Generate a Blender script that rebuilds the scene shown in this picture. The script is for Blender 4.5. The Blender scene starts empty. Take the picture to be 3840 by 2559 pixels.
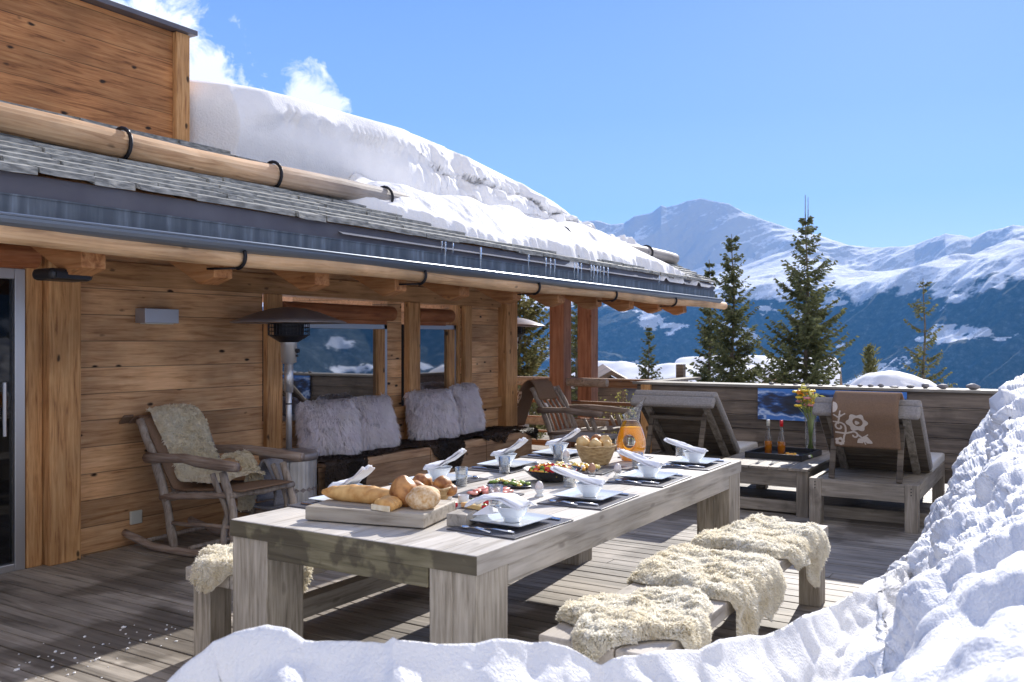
import bpy, bmesh, math, random
import numpy as np
from mathutils import Vector, Matrix
R=math.radians
random.seed(7); rng=np.random.default_rng(7)
S=bpy.context.scene
COL=S.collection
# ------------------------------------------------------------------ camera
FW=(.8508,.5255); RT=(.5255,-.8508); HC=1.52
cd=bpy.data.cameras.new('camera'); cam=bpy.data.objects.new('camera',cd); COL.objects.link(cam)
cd.sensor_width=36; cd.lens=3400/3840*36; cd.clip_start=.05; cd.clip_end=60000
cam.location=(0,0,HC); cam.rotation_euler=(R(90),0,math.atan2(FW[1],FW[0])-R(90))
cd.dof.use_dof=True; cd.dof.focus_distance=5.6; cd.dof.aperture_fstop=5.6
S.camera=cam
# ------------------------------------------------------------------ light
def ramp(nt,stops):
    r=N(nt,'ShaderNodeValToRGB'); e=r.color_ramp.elements
    while len(e)<len(stops): e.new(.5)
    for i,(p,c) in enumerate(stops): e[i].position=p; e[i].color=(*c,1) if len(c)==3 else c
    return r
SUNEL=R(29.2); SUNAZ=R(6.3)
S.view_settings.view_transform='Standard'; S.view_settings.look='None'
S.view_settings.exposure=.95; S.view_settings.gamma=1
sl=bpy.data.lights.new('sun','SUN'); sl.energy=4.2; sl.angle=R(.5); sl.color=(1,.95,.88)
so=bpy.data.objects.new('sun',sl); COL.objects.link(so); so.location=(20,5,15)
sv=Vector((math.cos(SUNEL)*math.cos(SUNAZ),math.cos(SUNEL)*math.sin(SUNAZ),math.sin(SUNEL)))
so.rotation_euler=sv.to_track_quat('Z','Y').to_euler()
W=bpy.data.worlds.new('World'); S.world=W; W.use_nodes=True
wn=W.node_tree; wn.nodes.clear()
def N(nt,t,**k):
    n=nt.nodes.new(t)
    for a,b in k.items():
        if a.startswith('i_'): n.inputs[a[2:].replace('_',' ')].default_value=b
        else: setattr(n,a,b)
    return n
def L(nt,a,b): nt.links.new(a,b)
wo=N(wn,'ShaderNodeOutputWorld'); bg=N(wn,'ShaderNodeBackground'); sky=N(wn,'ShaderNodeTexSky')
sky.sky_type='NISHITA'; sky.sun_disc=False; sky.sun_elevation=SUNEL; sky.sun_rotation=R(90)-SUNAZ
sky.altitude=1600; sky.air_density=1.0; sky.dust_density=.6; sky.ozone_density=3.0
bg.inputs[1].default_value=.085
# clouds: a few puffs low over the roof, by direction
geo=N(wn,'ShaderNodeTexCoord')
def wdir(px,py):
    l=(px-1920)/3400; v=Vector((FW[0]+l*RT[0],FW[1]+l*RT[1],(1280-py)/3400)); return v.normalized()
cl=None
nz=N(wn,'ShaderNodeTexNoise'); nz.inputs['Scale'].default_value=26; nz.inputs['Detail'].default_value=10; nz.inputs['Roughness'].default_value=.66; nz.inputs['Distortion'].default_value=.5
L(wn,geo.outputs['Generated'],nz.inputs['Vector'])
for px,py,r in ((560,40,.068),(640,230,.06),(760,300,.055),(860,330,.045),(1150,350,.040),(1215,385,.03),(1000,420,.03)):
    d=N(wn,'ShaderNodeVectorMath',operation='DISTANCE'); L(wn,geo.outputs['Generated'],d.inputs[0]); d.inputs[1].default_value=wdir(px,py)
    m=N(wn,'ShaderNodeMapRange'); m.inputs['From Min'].default_value=r*1.5; m.inputs['From Max'].default_value=r*.1; L(wn,d.outputs['Value'],m.inputs['Value'])
    if cl is None: cl=m.outputs[0]
    else:
        x=N(wn,'ShaderNodeMath',operation='MAXIMUM'); L(wn,cl,x.inputs[0]); L(wn,m.outputs[0],x.inputs[1]); cl=x.outputs[0]
ad=N(wn,'ShaderNodeMath',operation='ADD'); L(wn,cl,ad.inputs[0]); nsc=N(wn,'ShaderNodeMath',operation='MULTIPLY_ADD'); L(wn,nz.outputs['Fac'],nsc.inputs[0]); nsc.inputs[1].default_value=2.2; nsc.inputs[2].default_value=-.6; L(wn,nsc.outputs[0],ad.inputs[1])
mr=N(wn,'ShaderNodeMapRange'); mr.inputs['From Min'].default_value=1.02; mr.inputs['From Max'].default_value=1.36; L(wn,ad.outputs[0],mr.inputs['Value'])
hs=N(wn,'ShaderNodeHueSaturation'); hs.inputs['Hue'].default_value=.522; hs.inputs['Saturation'].default_value=1.22; L(wn,sky.outputs[0],hs.inputs['Color'])
sx=N(wn,'ShaderNodeSeparateXYZ'); L(wn,geo.outputs['Generated'],sx.inputs[0])
gr=ramp(wn,[(0,(5.6,6.9,9.2)),(.10,(4.4,5.9,9.0)),(.24,(2.5,3.9,7.4)),(.42,(1.5,2.7,6.0)),(1,(1.2,2.3,5.4))]); L(wn,sx.outputs['Z'],gr.inputs[0])
sm_=N(wn,'ShaderNodeMix',data_type='RGBA'); sm_.inputs['Factor'].default_value=.72; L(wn,hs.outputs[0],sm_.inputs['A']); L(wn,gr.outputs[0],sm_.inputs['B'])
# bright broken cloud added out of view behind the camera to lighten the shade
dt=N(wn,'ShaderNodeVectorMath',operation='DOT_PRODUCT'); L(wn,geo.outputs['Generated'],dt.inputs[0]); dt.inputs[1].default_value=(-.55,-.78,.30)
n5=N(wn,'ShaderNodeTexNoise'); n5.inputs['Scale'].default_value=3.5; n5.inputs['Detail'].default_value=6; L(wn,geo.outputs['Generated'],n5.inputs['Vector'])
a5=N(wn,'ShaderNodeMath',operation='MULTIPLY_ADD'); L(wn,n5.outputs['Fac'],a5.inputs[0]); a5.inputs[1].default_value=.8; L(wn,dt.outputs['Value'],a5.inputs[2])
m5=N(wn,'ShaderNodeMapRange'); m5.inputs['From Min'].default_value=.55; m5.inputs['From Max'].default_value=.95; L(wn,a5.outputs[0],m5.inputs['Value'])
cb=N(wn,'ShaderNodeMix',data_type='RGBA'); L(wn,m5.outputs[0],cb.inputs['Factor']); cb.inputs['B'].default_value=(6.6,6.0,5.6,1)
mx=N(wn,'ShaderNodeMix',data_type='RGBA'); L(wn,mr.outputs[0],mx.inputs['Factor']); L(wn,sm_.outputs['Result'],mx.inputs['A']); mx.inputs['B'].default_value=(8.6,8.7,9.0,1)
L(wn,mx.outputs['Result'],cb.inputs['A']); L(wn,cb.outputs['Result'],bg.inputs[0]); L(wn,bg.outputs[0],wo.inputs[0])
# ------------------------------------------------------------------ noise
def _h(ix,iy,iz,s):
    s=int(s*10)
    n=(ix.astype(np.int64)*374761393+iy.astype(np.int64)*668265263+iz.astype(np.int64)*2147483647+s*974634777)&0xffffffff
    n=((n^(n>>13))*1274126177)&0xffffffff; n=((n^(n>>16))*2246822519)&0xffffffff
    return ((n^(n>>15))&0xffffff)/float(0xffffff)
def vn(x,y,z=0.,s=0):
    x=np.asarray(x,float); y=np.asarray(y,float); z=np.zeros_like(x)+z
    ix,iy,iz=np.floor(x),np.floor(y),np.floor(z); fx,fy,fz=x-ix,y-iy,z-iz
    u,v,w=[t*t*t*(t*(t*6-15)+10) for t in (fx,fy,fz)]
    r=0
    for dx in (0,1):
        for dy in (0,1):
            for dz in (0,1):
                r=r+_h(ix+dx,iy+dy,iz+dz,s)*(u if dx else 1-u)*(v if dy else 1-v)*(w if dz else 1-w)
    return r*2-1
def fbm(x,y,z=0.,o=5,s=0,g=.5):
    r=0;a=1;f=1
    for i in range(o): r=r+a*vn(x*f+i*17.3,y*f-i*9.1,np.asarray(z)*f,s+i); a*=g; f*=2.03
    return r
def ridged(x,y,o=5,s=0):
    r=0;a=1;f=1
    for i in range(o): r=r+a*(1-np.abs(vn(x*f+i*7.7,y*f+i*3.1,0,s+i))*2); a*=.5; f*=2.1
    return r
def ndisp(P,f):
    a=np.gradient(P,axis=0); b=np.gradient(P,axis=1); n=np.cross(a,b); n/=np.linalg.norm(n,axis=2)[...,None]+1e-12
    n=np.where(n[...,2:3]<0,-n,n); return P+n*f[...,None]
def sst(a,b,x):
    t=np.clip((x-a)/(b-a),0,1); return t*t*(3-2*t)
# ------------------------------------------------------------------ mesh builder
class MB:
    def __init__(s): s.v=[]; s.f=[]
    def add(s,vs,fs):
        o=len(s.v); s.v+= [tuple(map(float,v)) for v in vs]; s.f+=[tuple(i+o for i in f) for f in fs]; return s
    def box(s,x0,x1,y0,y1,z0,z1,M=None):
        vs=[(x,y,z) for z in (z0,z1) for y in (y0,y1) for x in (x0,x1)]
        if M is not None: vs=[M@Vector(v) for v in vs]
        return s.add(vs,[(0,2,3,1),(4,5,7,6),(0,1,5,4),(2,6,7,3),(0,4,6,2),(1,3,7,5)])
    def bar(s,a,b,w,h,up=(0,0,1)):
        a=Vector(a); b=Vector(b); d=(b-a); Ln=d.length; d.normalize(); u=Vector(up); sd=d.cross(u).normalized(); u=sd.cross(d)
        vs=[]
        for p in (a,b):
            for i,j in ((-1,-1),(1,-1),(1,1),(-1,1)): vs.append(p+sd*(i*w/2)+u*(j*h/2))
        return s.add(vs,[(0,1,2,3),(7,6,5,4),(0,4,5,1),(1,5,6,2),(2,6,7,3),(3,7,4,0)])
    def tube(s,pts,rad,n=8,caps=True,jit=0):
        pts=[Vector(p) for p in pts]
        if not hasattr(rad,'__len__'): rad=[rad]*len(pts)
        vs=[];fs=[]; up=Vector((.13,.21,.97))
        for i,p in enumerate(pts):
            d=(pts[min(i+1,len(pts)-1)]-pts[max(i-1,0)]).normalized()
            if abs(d.dot(up))>.95: up=Vector((1,.1,.05))
            a=d.cross(up).normalized(); b=a.cross(d).normalized()
            for k in range(n):
                t=2*math.pi*k/n; r=rad[i]*(1+random.uniform(-jit,jit))
                vs.append(p+a*(math.cos(t)*r)+b*(math.sin(t)*r))
        for i in range(len(pts)-1):
            for k in range(n):
                fs.append((i*n+k,i*n+(k+1)%n,(i+1)*n+(k+1)%n,(i+1)*n+k))
        if caps: fs.append(tuple(range(n))[::-1]); fs.append(tuple((len(pts)-1)*n+k for k in range(n)))
        return s.add(vs,fs)
    def lathe(s,prof,c=(0,0,0),n=24,capb=True,capt=True,sx=1,sy=1,wob=None):
        vs=[];fs=[]
        for i,(r,z) in enumerate(prof):
            for k in range(n):
                t=2*math.pi*k/n; q=r*(wob(t,z) if wob else 1)
                vs.append((c[0]+q*math.cos(t)*sx,c[1]+q*math.sin(t)*sy,c[2]+z))
        for i in range(len(prof)-1):
            for k in range(n): fs.append((i*n+k,i*n+(k+1)%n,(i+1)*n+(k+1)%n,(i+1)*n+k))
        if capb: fs.append(tuple(range(n))[::-1])
        if capt: fs.append(tuple((len(prof)-1)*n+k for k in range(n)))
        return s.add(vs,fs)
    def blob(s,c,r,n=10,m=7,noise=.0,M=None,seed=0):
        vs=[];fs=[]
        for i in range(m+1):
            ph=math.pi*i/m
            for k in range(n):
                t=2*math.pi*k/n; d=Vector((math.sin(ph)*math.cos(t),math.sin(ph)*math.sin(t),math.cos(ph)))
                q=1
                if noise: q=1+noise*float(vn(np.array([d.x*1.7+seed]),np.array([d.y*1.7]),np.array([d.z*1.7]),seed)[0])
                p=Vector((d.x*r[0]*q,d.y*r[1]*q,d.z*r[2]*q))
                if M is not None: p=M@p
                vs.append(Vector(c)+p)
        for i in range(m):
            for k in range(n): fs.append((i*n+k,(i+1)*n+k,(i+1)*n+(k+1)%n,i*n+(k+1)%n))
        return s.add(vs,fs)
    def build(s,name,mat,parent=None,off=(0,0,0),smooth=False,bevel=0,wn_=False):
        me=bpy.data.meshes.new(name)
        o=off; me.from_pydata([(v[0]-o[0],v[1]-o[1],v[2]-o[2]) for v in s.v],[],s.f); me.update()
        return link(name,me,mat,parent,smooth,bevel)
def link(name,me,mat,parent=None,smooth=False,bevel=0):
    if isinstance(mat,(list,tuple)):
        for m in mat: me.materials.append(m)
    else: me.materials.append(mat)
    if smooth: me.polygons.foreach_set('use_smooth',[True]*len(me.polygons))
    ob=bpy.data.objects.new(name,me); COL.objects.link(ob)
    if parent is not None: ob.parent=parent
    if bevel:
        b=ob.modifiers.new('bevel','BEVEL'); b.width=bevel; b.segments=2; b.limit_method='ANGLE'; b.angle_limit=R(40)
    return ob
def npmesh(name,V,Fq,mat,parent=None,smooth=False):
    """V (n,3); Fq (m,4) int, with -1 in the last column for triangles"""
    me=bpy.data.meshes.new(name)
    Fq=np.asarray(Fq,np.int32); tri=Fq[:,3]<0; cnt=np.where(tri,3,4)
    idx=Fq.reshape(-1)[Fq.reshape(-1)>=0]
    me.vertices.add(len(V)); me.vertices.foreach_set('co',np.asarray(V,np.float32).reshape(-1))
    me.loops.add(len(idx)); me.loops.foreach_set('vertex_index',idx.astype(np.int32))
    me.polygons.add(len(Fq)); st=np.concatenate(([0],np.cumsum(cnt)[:-1])).astype(np.int32)
    me.polygons.foreach_set('loop_start',st); me.polygons.foreach_set('loop_total',cnt.astype(np.int32))
    if smooth: me.polygons.foreach_set('use_smooth',np.ones(len(Fq),bool))
    me.update(calc_edges=True); me.validate()
    return link(name,me,mat,parent)
def gridmesh(name,P,mat,parent=None,smooth=True,wrap=False):
    a,b=P.shape[:2]; V=P.reshape(-1,3); i=np.arange(a*b).reshape(a,b)
    if wrap: i=np.concatenate([i,i[:,:1]],1)
    F=np.stack([i[:-1,:-1],i[1:,:-1],i[1:,1:],i[:-1,1:]],-1).reshape(-1,4)
    return npmesh(name,V,F,mat,parent,smooth)
def tag(o,label=None,cat=None,group=None,kind=None):
    if label: o['label']=label
    if cat: o['category']=cat
    if group: o['group']=group
    if kind: o['kind']=kind
    return o
def thing(name,label,cat,loc=(0,0,0),rz=0,group=None):
    o=bpy.data.objects.new(name,None); COL.objects.link(o); o.location=loc; o.rotation_euler=(0,0,rz); o.empty_display_size=.1
    return tag(o,label,cat,group)
def dup(root,loc=None,rz=None,label=None,group=None):
    r=root.copy(); COL.objects.link(r)
    if loc is not None: r.location=loc
    if rz is not None: r.rotation_euler=(0,0,rz)
    if label: r['label']=label
    if group: r['group']=group
    for ch in list(root.children):
        c=ch.copy(); COL.objects.link(c); c.parent=r
        for g in list(ch.children):
            d=g.copy(); COL.objects.link(d); d.parent=c
    return r
# ------------------------------------------------------------------ materials
def mat(name,col=(.5,.5,.5),rough=.6,metal=0,spec=.5,**k):
    m=bpy.data.materials.new(name); m.use_nodes=True; b=m.node_tree.nodes['Principled BSDF']
    b.inputs['Base Color'].default_value=(*col,1); b.inputs['Roughness'].default_value=rough; b.inputs['Metallic'].default_value=metal
    b.inputs['Specular IOR Level'].default_value=spec
    for a,v in k.items(): b.inputs[a.replace('_',' ')].default_value=v
    return m
def ramp(nt,stops):
    r=N(nt,'ShaderNodeValToRGB'); e=r.color_ramp.elements
    while len(e)<len(stops): e.new(.5)
    for i,(p,c) in enumerate(stops): e[i].position=p; e[i].color=(*c,1) if len(c)==3 else c
    return r
def noisy(name,c1,c2,scale=8,rough=.6,bump=.0,detail=6,mid=(.35,.65),metal=0,spec=.5,stretch=(1,1,1),bscale=None,coord='Object',**k):
    m=mat(name,c1,rough,metal,spec,**k); nt=m.node_tree; b=nt.nodes['Principled BSDF']
    tc=N(nt,'ShaderNodeTexCoord'); mp=N(nt,'ShaderNodeMapping'); mp.inputs['Scale'].default_value=stretch
    L(nt,tc.outputs[coord],mp.inputs[0]); n=N(nt,'ShaderNodeTexNoise'); n.inputs['Scale'].default_value=scale; n.inputs['Detail'].default_value=detail
    L(nt,mp.outputs[0],n.inputs['Vector']); r=ramp(nt,[(mid[0],c1),(mid[1],c2)]); L(nt,n.outputs['Fac'],r.inputs[0]); L(nt,r.outputs[0],b.inputs['Base Color'])
    if bump:
        n2=n
        if bscale: n2=N(nt,'ShaderNodeTexNoise'); n2.inputs['Scale'].default_value=bscale; n2.inputs['Detail'].default_value=8; L(nt,mp.outputs[0],n2.inputs['Vector'])
        bp=N(nt,'ShaderNodeBump'); bp.inputs['Strength'].default_value=1; bp.inputs['Distance'].default_value=bump
        L(nt,n2.outputs['Fac'],bp.inputs['Height']); L(nt,bp.outputs[0],b.inputs['Normal'])
    return m
def wood(name,c1,c2,c3,axis='x',gs=1.,knots=.0,knotcol=(.03,.015,.008),plank=None,seam=.0,rough=.65,bump=.002,pv=.25,wet=None,grain=1.):
    """grain runs along axis; plank=(axis index,width) gives boards of different tone"""
    m=mat(name,c1,rough,0,.35); nt=m.node_tree; b=nt.nodes['Principled BSDF']
    tc=N(nt,'ShaderNodeTexCoord'); src=tc.outputs['Object']
    sep=N(nt,'ShaderNodeSeparateXYZ'); L(nt,src,sep.inputs[0])
    shift=None
    if plank:
        dv=N(nt,'ShaderNodeMath',operation='DIVIDE'); L(nt,sep.outputs[plank[0]],dv.inputs[0]); dv.inputs[1].default_value=plank[1]
        fl=N(nt,'ShaderNodeMath',operation='FLOOR'); L(nt,dv.outputs[0],fl.inputs[0])
        wnz=N(nt,'ShaderNodeTexWhiteNoise',noise_dimensions='1D'); L(nt,fl.outputs[0],wnz.inputs['W'])
        cm=N(nt,'ShaderNodeVectorMath',operation='SCALE'); L(nt,wnz.outputs['Color'],cm.inputs[0]); cm.inputs['Scale'].default_value=9
        av=N(nt,'ShaderNodeVectorMath',operation='ADD'); L(nt,src,av.inputs[0]); L(nt,cm.outputs[0],av.inputs[1]); vec=av.outputs[0]
    else: vec=src
    mp=N(nt,'ShaderNodeMapping'); L(nt,vec,mp.inputs[0])
    a={'x':0,'y':1,'z':2}[axis]; sc=[16*gs]*3; sc[a]=1.1*gs; mp.inputs['Scale'].default_value=sc
    n1=N(nt,'ShaderNodeTexNoise'); n1.inputs['Scale'].default_value=1.6; n1.inputs['Detail'].default_value=9; n1.inputs['Roughness'].default_value=.62; n1.inputs['Distortion'].default_value=.55*grain
    L(nt,mp.outputs[0],n1.inputs['Vector'])
    r=ramp(nt,[(.21,tuple(v*.45 for v in c2)),(.31,c2),(.47,c1),(.68,c3)]); L(nt,n1.outputs['Fac'],r.inputs[0]); colr=r.outputs[0]
    n2=N(nt,'ShaderNodeTexNoise'); n2.inputs['Scale'].default_value=1.7; n2.inputs['Detail'].default_value=4; L(nt,vec,n2.inputs['Vector'])
    m2=N(nt,'ShaderNodeMapRange'); m2.inputs['From Min'].default_value=.3; m2.inputs['From Max'].default_value=.7; m2.inputs['To Min'].default_value=.66; m2.inputs['To Max'].default_value=1.22; L(nt,n2.outputs['Fac'],m2.inputs['Value'])
    def mul(c,f):
        x=N(nt,'ShaderNodeVectorMath',operation='SCALE'); L(nt,c,x.inputs[0]); L(nt,f,x.inputs['Scale']); return x.outputs[0]
    colr=mul(colr,m2.outputs[0])
    if plank:
        m3=N(nt,'ShaderNodeMapRange'); m3.inputs['To Min'].default_value=1-pv; m3.inputs['To Max'].default_value=1+pv; L(nt,wnz.outputs['Value'],m3.inputs['Value']); colr=mul(colr,m3.outputs[0])
    if knots:
        mk=N(nt,'ShaderNodeMapping'); L(nt,vec,mk.inputs[0]); ks=[9.]*3; ks[a]=4.2; mk.inputs['Scale'].default_value=ks
        nw=N(nt,'ShaderNodeTexNoise'); nw.inputs['Scale'].default_value=3; L(nt,mk.outputs[0],nw.inputs['Vector'])
        mm=N(nt,'ShaderNodeMix',data_type='RGBA',blend_type='LINEAR_LIGHT'); mm.inputs['Factor'].default_value=.08; L(nt,mk.outputs[0],mm.inputs['A']); L(nt,nw.outputs['Color'],mm.inputs['B'])
        vo=N(nt,'ShaderNodeTexVoronoi'); vo.inputs['Scale'].default_value=1; L(nt,mm.outputs['Result'],vo.inputs['Vector'])
        kr=N(nt,'ShaderNodeMapRange'); kr.inputs['From Min'].default_value=.075; kr.inputs['From Max'].default_value=.15; kr.inputs['To Min'].default_value=knots; kr.inputs['To Max'].default_value=0
        L(nt,vo.outputs['Distance'],kr.inputs['Value'])
        km=N(nt,'ShaderNodeMix',data_type='RGBA'); L(nt,kr.outputs[0],km.inputs['Factor']); L(nt,colr,km.inputs['A']); km.inputs['B'].default_value=(*knotcol,1); colr=km.outputs['Result']
    if seam and plank:
        fr=N(nt,'ShaderNodeMath',operation='FRACT'); L(nt,dv.outputs[0],fr.inputs[0])
        pp=N(nt,'ShaderNodeMath',operation='PINGPONG'); L(nt,fr.outputs[0],pp.inputs[0]); pp.inputs[1].default_value=.5
        sr=N(nt,'ShaderNodeMapRange'); sr.inputs['From Min'].default_value=0; sr.inputs['From Max'].default_value=seam; sr.inputs['To Min'].default_value=.8; sr.inputs['To Max'].default_value=0; L(nt,pp.outputs[0],sr.inputs['Value'])
        sm=N(nt,'ShaderNodeMix',data_type='RGBA'); L(nt,sr.outputs[0],sm.inputs['Factor']); L(nt,colr,sm.inputs['A']); sm.inputs['B'].default_value=(.03,.018,.01,1); colr=sm.outputs['Result']
    if wet:
        n4=N(nt,'ShaderNodeTexNoise'); n4.inputs['Scale'].default_value=wet[0]; n4.inputs['Detail'].default_value=5; L(nt,src,n4.inputs['Vector'])
        w=N(nt,'ShaderNodeMapRange'); w.inputs['From Min'].default_value=wet[1]; w.inputs['From Max'].default_value=wet[1]+.06; w.inputs['To Max'].default_value=wet[2]; L(nt,n4.outputs['Fac'],w.inputs['Value'])
        wm=N(nt,'ShaderNodeMix',data_type='RGBA'); L(nt,w.outputs[0],wm.inputs['Factor']); L(nt,colr,wm.inputs['A']); wm.inputs['B'].default_value=(.06,.048,.036,1); colr=wm.outputs['Result']
    L(nt,colr,b.inputs['Base Color'])
    bp=N(nt,'ShaderNodeBump'); bp.inputs['Distance'].default_value=bump; bp.inputs['Strength'].default_value=1; L(nt,n1.outputs['Fac'],bp.inputs['Height']); L(nt,bp.outputs[0],b.inputs['Normal'])
    return m
# warm larch of the chalet
WA,WB,WC=(.59,.335,.165),(.38,.185,.08),(.72,.46,.25)
M={}
M['wallx']=wood('larch_cladding',WA,WB,WC,'x',1.7,1,plank=(2,.19),seam=.03,pv=.20,bump=.003)
M['dorm']=wood('larch_cladding_dark',(.42,.18,.065),(.17,.065,.022),(.56,.28,.11),'x',1.7,1,plank=(2,.21),seam=.02,pv=.12)
M['postz']=wood('larch_post',(.54,.28,.11),(.28,.12,.045),(.68,.40,.18),'z',1.8,.9)
M['beamx']=wood('larch_beam',(.42,.225,.095),(.22,.10,.04),(.54,.31,.15),'x',1,.7)
M['rafter']=wood('larch_rafter',(.44,.19,.07),(.23,.09,.03),(.56,.30,.13),'y',1,.4)
M['redpost']=wood('red_stained_post',(.31,.145,.085),(.17,.075,.042),(.42,.23,.14),'z',1,.4)
M['log']=wood('peeled_log',(.62,.39,.21),(.38,.21,.10),(.72,.50,.30),'x',.8,.55,grain=2)
M['greylog']=wood('weathered_log',(.40,.33,.27),(.24,.19,.15),(.50,.43,.37),'x',.8,.55,grain=2)
GA,GB,GC=(.58,.535,.475),(.38,.335,.28),(.68,.64,.585)
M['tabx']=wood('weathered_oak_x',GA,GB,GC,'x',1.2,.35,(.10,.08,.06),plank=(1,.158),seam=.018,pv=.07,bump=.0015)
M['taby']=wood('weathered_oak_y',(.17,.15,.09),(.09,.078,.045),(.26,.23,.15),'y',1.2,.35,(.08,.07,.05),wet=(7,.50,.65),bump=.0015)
M['taboak']=wood('weathered_oak_apron',(.42,.38,.325),(.25,.22,.18),(.53,.485,.425),'x',1.2,.45,(.10,.08,.06),bump=.0015)
M['tabz']=wood('weathered_oak_z',(.37,.325,.26),(.21,.18,.135),(.53,.475,.395),'z',2.2,.4,(.10,.08,.06),bump=.0015)
M['deck']=wood('deck_boards',(.32,.285,.245),(.18,.16,.135),(.42,.38,.33),'y',1.1,.35,(.09,.07,.055),plank=(0,.135),pv=.2,wet=(1.1,.53,.6),bump=.002)
M['parap']=wood('weathered_parapet',(.15,.12,.095),(.075,.06,.05),(.23,.185,.145),'y',1,.5,plank=(2,.145),seam=.03,pv=.3,wet=(2,.6,.4))
M['cap']=wood('weathered_cap',(.24,.22,.19),(.14,.125,.105),(.32,.29,.25),'y',1,.2)
M['rail']=wood('brown_rail',(.30,.15,.075),(.15,.07,.035),(.42,.25,.14),'y',1,.4)
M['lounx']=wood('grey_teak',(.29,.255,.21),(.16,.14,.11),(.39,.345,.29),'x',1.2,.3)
M['louny']=wood('grey_teak_y',(.30,.265,.22),(.19,.165,.135),(.45,.40,.34),'y',1.2,.3,wet=(3,.6,.4))
M['lounz']=wood('grey_teak_z',(.28,.245,.20),(.19,.165,.135),(.45,.40,.34),'z',1.2,.3,wet=(3,.6,.5))
M['lounback_shaded']=wood('grey_teak_back_shaded',(.13,.105,.08),(.065,.052,.04),(.19,.155,.115),'y',1.2,.3,plank=(2,.10),seam=.05,pv=.25)  # shade on backrest and struts put into a darker teak tone
M['chair']=wood('driftwood',(.36,.30,.25),(.20,.155,.125),(.48,.42,.37),'z',1.6,.5,(.08,.05,.04))
M['chairy']=wood('driftwood_arm',(.33,.25,.20),(.19,.13,.10),(.45,.38,.33),'y',1.6,.5,(.08,.05,.04))
M['bench']=wood('larch_bench_front',(.36,.22,.13),(.19,.105,.06),(.48,.33,.21),'x',1,.8,plank=(2,.2),seam=.02)
M['slate']=noisy('roof_slate',(.17,.175,.17),(.42,.42,.39),14,.75,.004,mid=(.38,.66),stretch=(1,4,4))
M['snow']=noisy('snow',(.83,.83,.845),(.88,.88,.89),6,.75,.006,spec=.2,bscale=60,Subsurface_Weight=.0)
M['farsnow']=M['snow']
M['zinc']=mat('zinc_gutter',(.20,.235,.29),.38,.75)
def gutter_mat():
    m=mat('streaked_zinc',(.2,.24,.3),.35,.2); nt=m.node_tree; b=nt.nodes['Principled BSDF']
    tc=N(nt,'ShaderNodeTexCoord'); mp=N(nt,'ShaderNodeMapping'); mp.inputs['Scale'].default_value=(5,1,.55); mp.inputs['Rotation'].default_value=(0,.0,0)
    L(nt,tc.outputs['Object'],mp.inputs[0]); n=N(nt,'ShaderNodeTexNoise'); n.inputs['Scale'].default_value=3.2; n.inputs['Detail'].default_value=5; L(nt,mp.outputs[0],n.inputs['Vector'])
    r=ramp(nt,[(.42,(.085,.10,.12)),(.56,(.13,.15,.175)),(.66,(.20,.235,.275)),(.80,(.5,.56,.62))]); L(nt,n.outputs['Fac'],r.inputs[0]); L(nt,r.outputs[0],b.inputs['Base Color']); return m
M['streak']=gutter_mat()
M['fascia']=noisy('mauve_fascia_metal',(.115,.108,.125),(.155,.148,.165),3,.45,0,metal=.3)
M['iron']=mat('black_iron',(.025,.025,.03),.45,.7)
M['alu']=mat('brushed_aluminium',(.55,.55,.56),.35,.9)
M['steel']=mat('polished_steel',(.72,.73,.75),.2,1); M['satin']=mat('satin_steel',(.66,.67,.69),.42,.8)
M['dglass']=mat('dark_window_glass',(.012,.014,.016),.02,0,1.0,IOR=2.9); M['doorglass']=mat('door_glass',(.006,.006,.007),.03,0,.5,IOR=1.45)
M['blk']=mat('black_plastic',(.02,.02,.022),.4)
M['black']=mat('dark_interior',(.01,.009,.008),.9)
M['lampgrey']=mat('grey_lamp_metal',(.44,.45,.49),.35,.6)
M['socket']=mat('ivory_plastic',(.62,.62,.55),.4)
M['shutter']=wood('rolled_shutter',(.36,.13,.05),(.20,.065,.025),(.46,.20,.09),'x',1,.2)
M['hood']=noisy('heater_hood',(.22,.19,.185),(.31,.275,.265),5,.4,0,metal=.3)
M['ceramic']=mat('white_porcelain',(.78,.82,.85),.12,0,.6,Coat_Weight=.4)
M['linen']=noisy('white_linen',(.80,.81,.85),(.88,.885,.91),9,.9,.004,spec=.05)
M['matslate']=noisy('slate_placemat',(.065,.062,.07),(.11,.105,.115),9,.4,.0005)
M['rimgrey']=mat('plate_rim_glaze',(.42,.40,.38),.2)
M['cushion']=noisy('grey_canvas',(.26,.24,.225),(.33,.305,.285),60,.9,.0008,spec=.1)
M['cushpale']=noisy('pale_canvas',(.62,.60,.57),(.72,.70,.67),60,.9,.0008,spec=.1)
M['blanket']=noisy('brown_wool',(.19,.125,.085),(.23,.15,.10),90,.95,.001,spec=.05)
M['pattern']=noisy('cream_wool',(.56,.49,.43),(.62,.55,.49),90,.95,.001,spec=.05)
M['feltgrey']=noisy('grey_felt',(.26,.25,.26),(.33,.32,.33),80,.95,.001,spec=.05)
M['crust']=noisy('bread_crust',(.52,.24,.06),(.80,.50,.19),16,.5,.002,mid=(.32,.62))
M['crustdark']=noisy('brown_roll_crust',(.24,.085,.025),(.60,.30,.10),20,.5,.004,mid=(.36,.62))
M['crustpale']=noisy('pale_roll_crust',(.62,.38,.13),(.82,.62,.32),18,.6,.003,mid=(.3,.65))
M['crumb']=noisy('bread_crumb',(.72,.60,.40),(.85,.76,.58),50,.9,.002)
M['flour']=noisy('floured_crust',(.55,.30,.10),(.82,.66,.45),70,.75,.002,mid=(.35,.72))
M['wicker']=noisy('wicker',(.38,.24,.10),(.62,.45,.23),30,.6,.004,stretch=(1,1,3))
M['blackbowl']=mat('black_glazed_bowl',(.02,.018,.022),.25)
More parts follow.
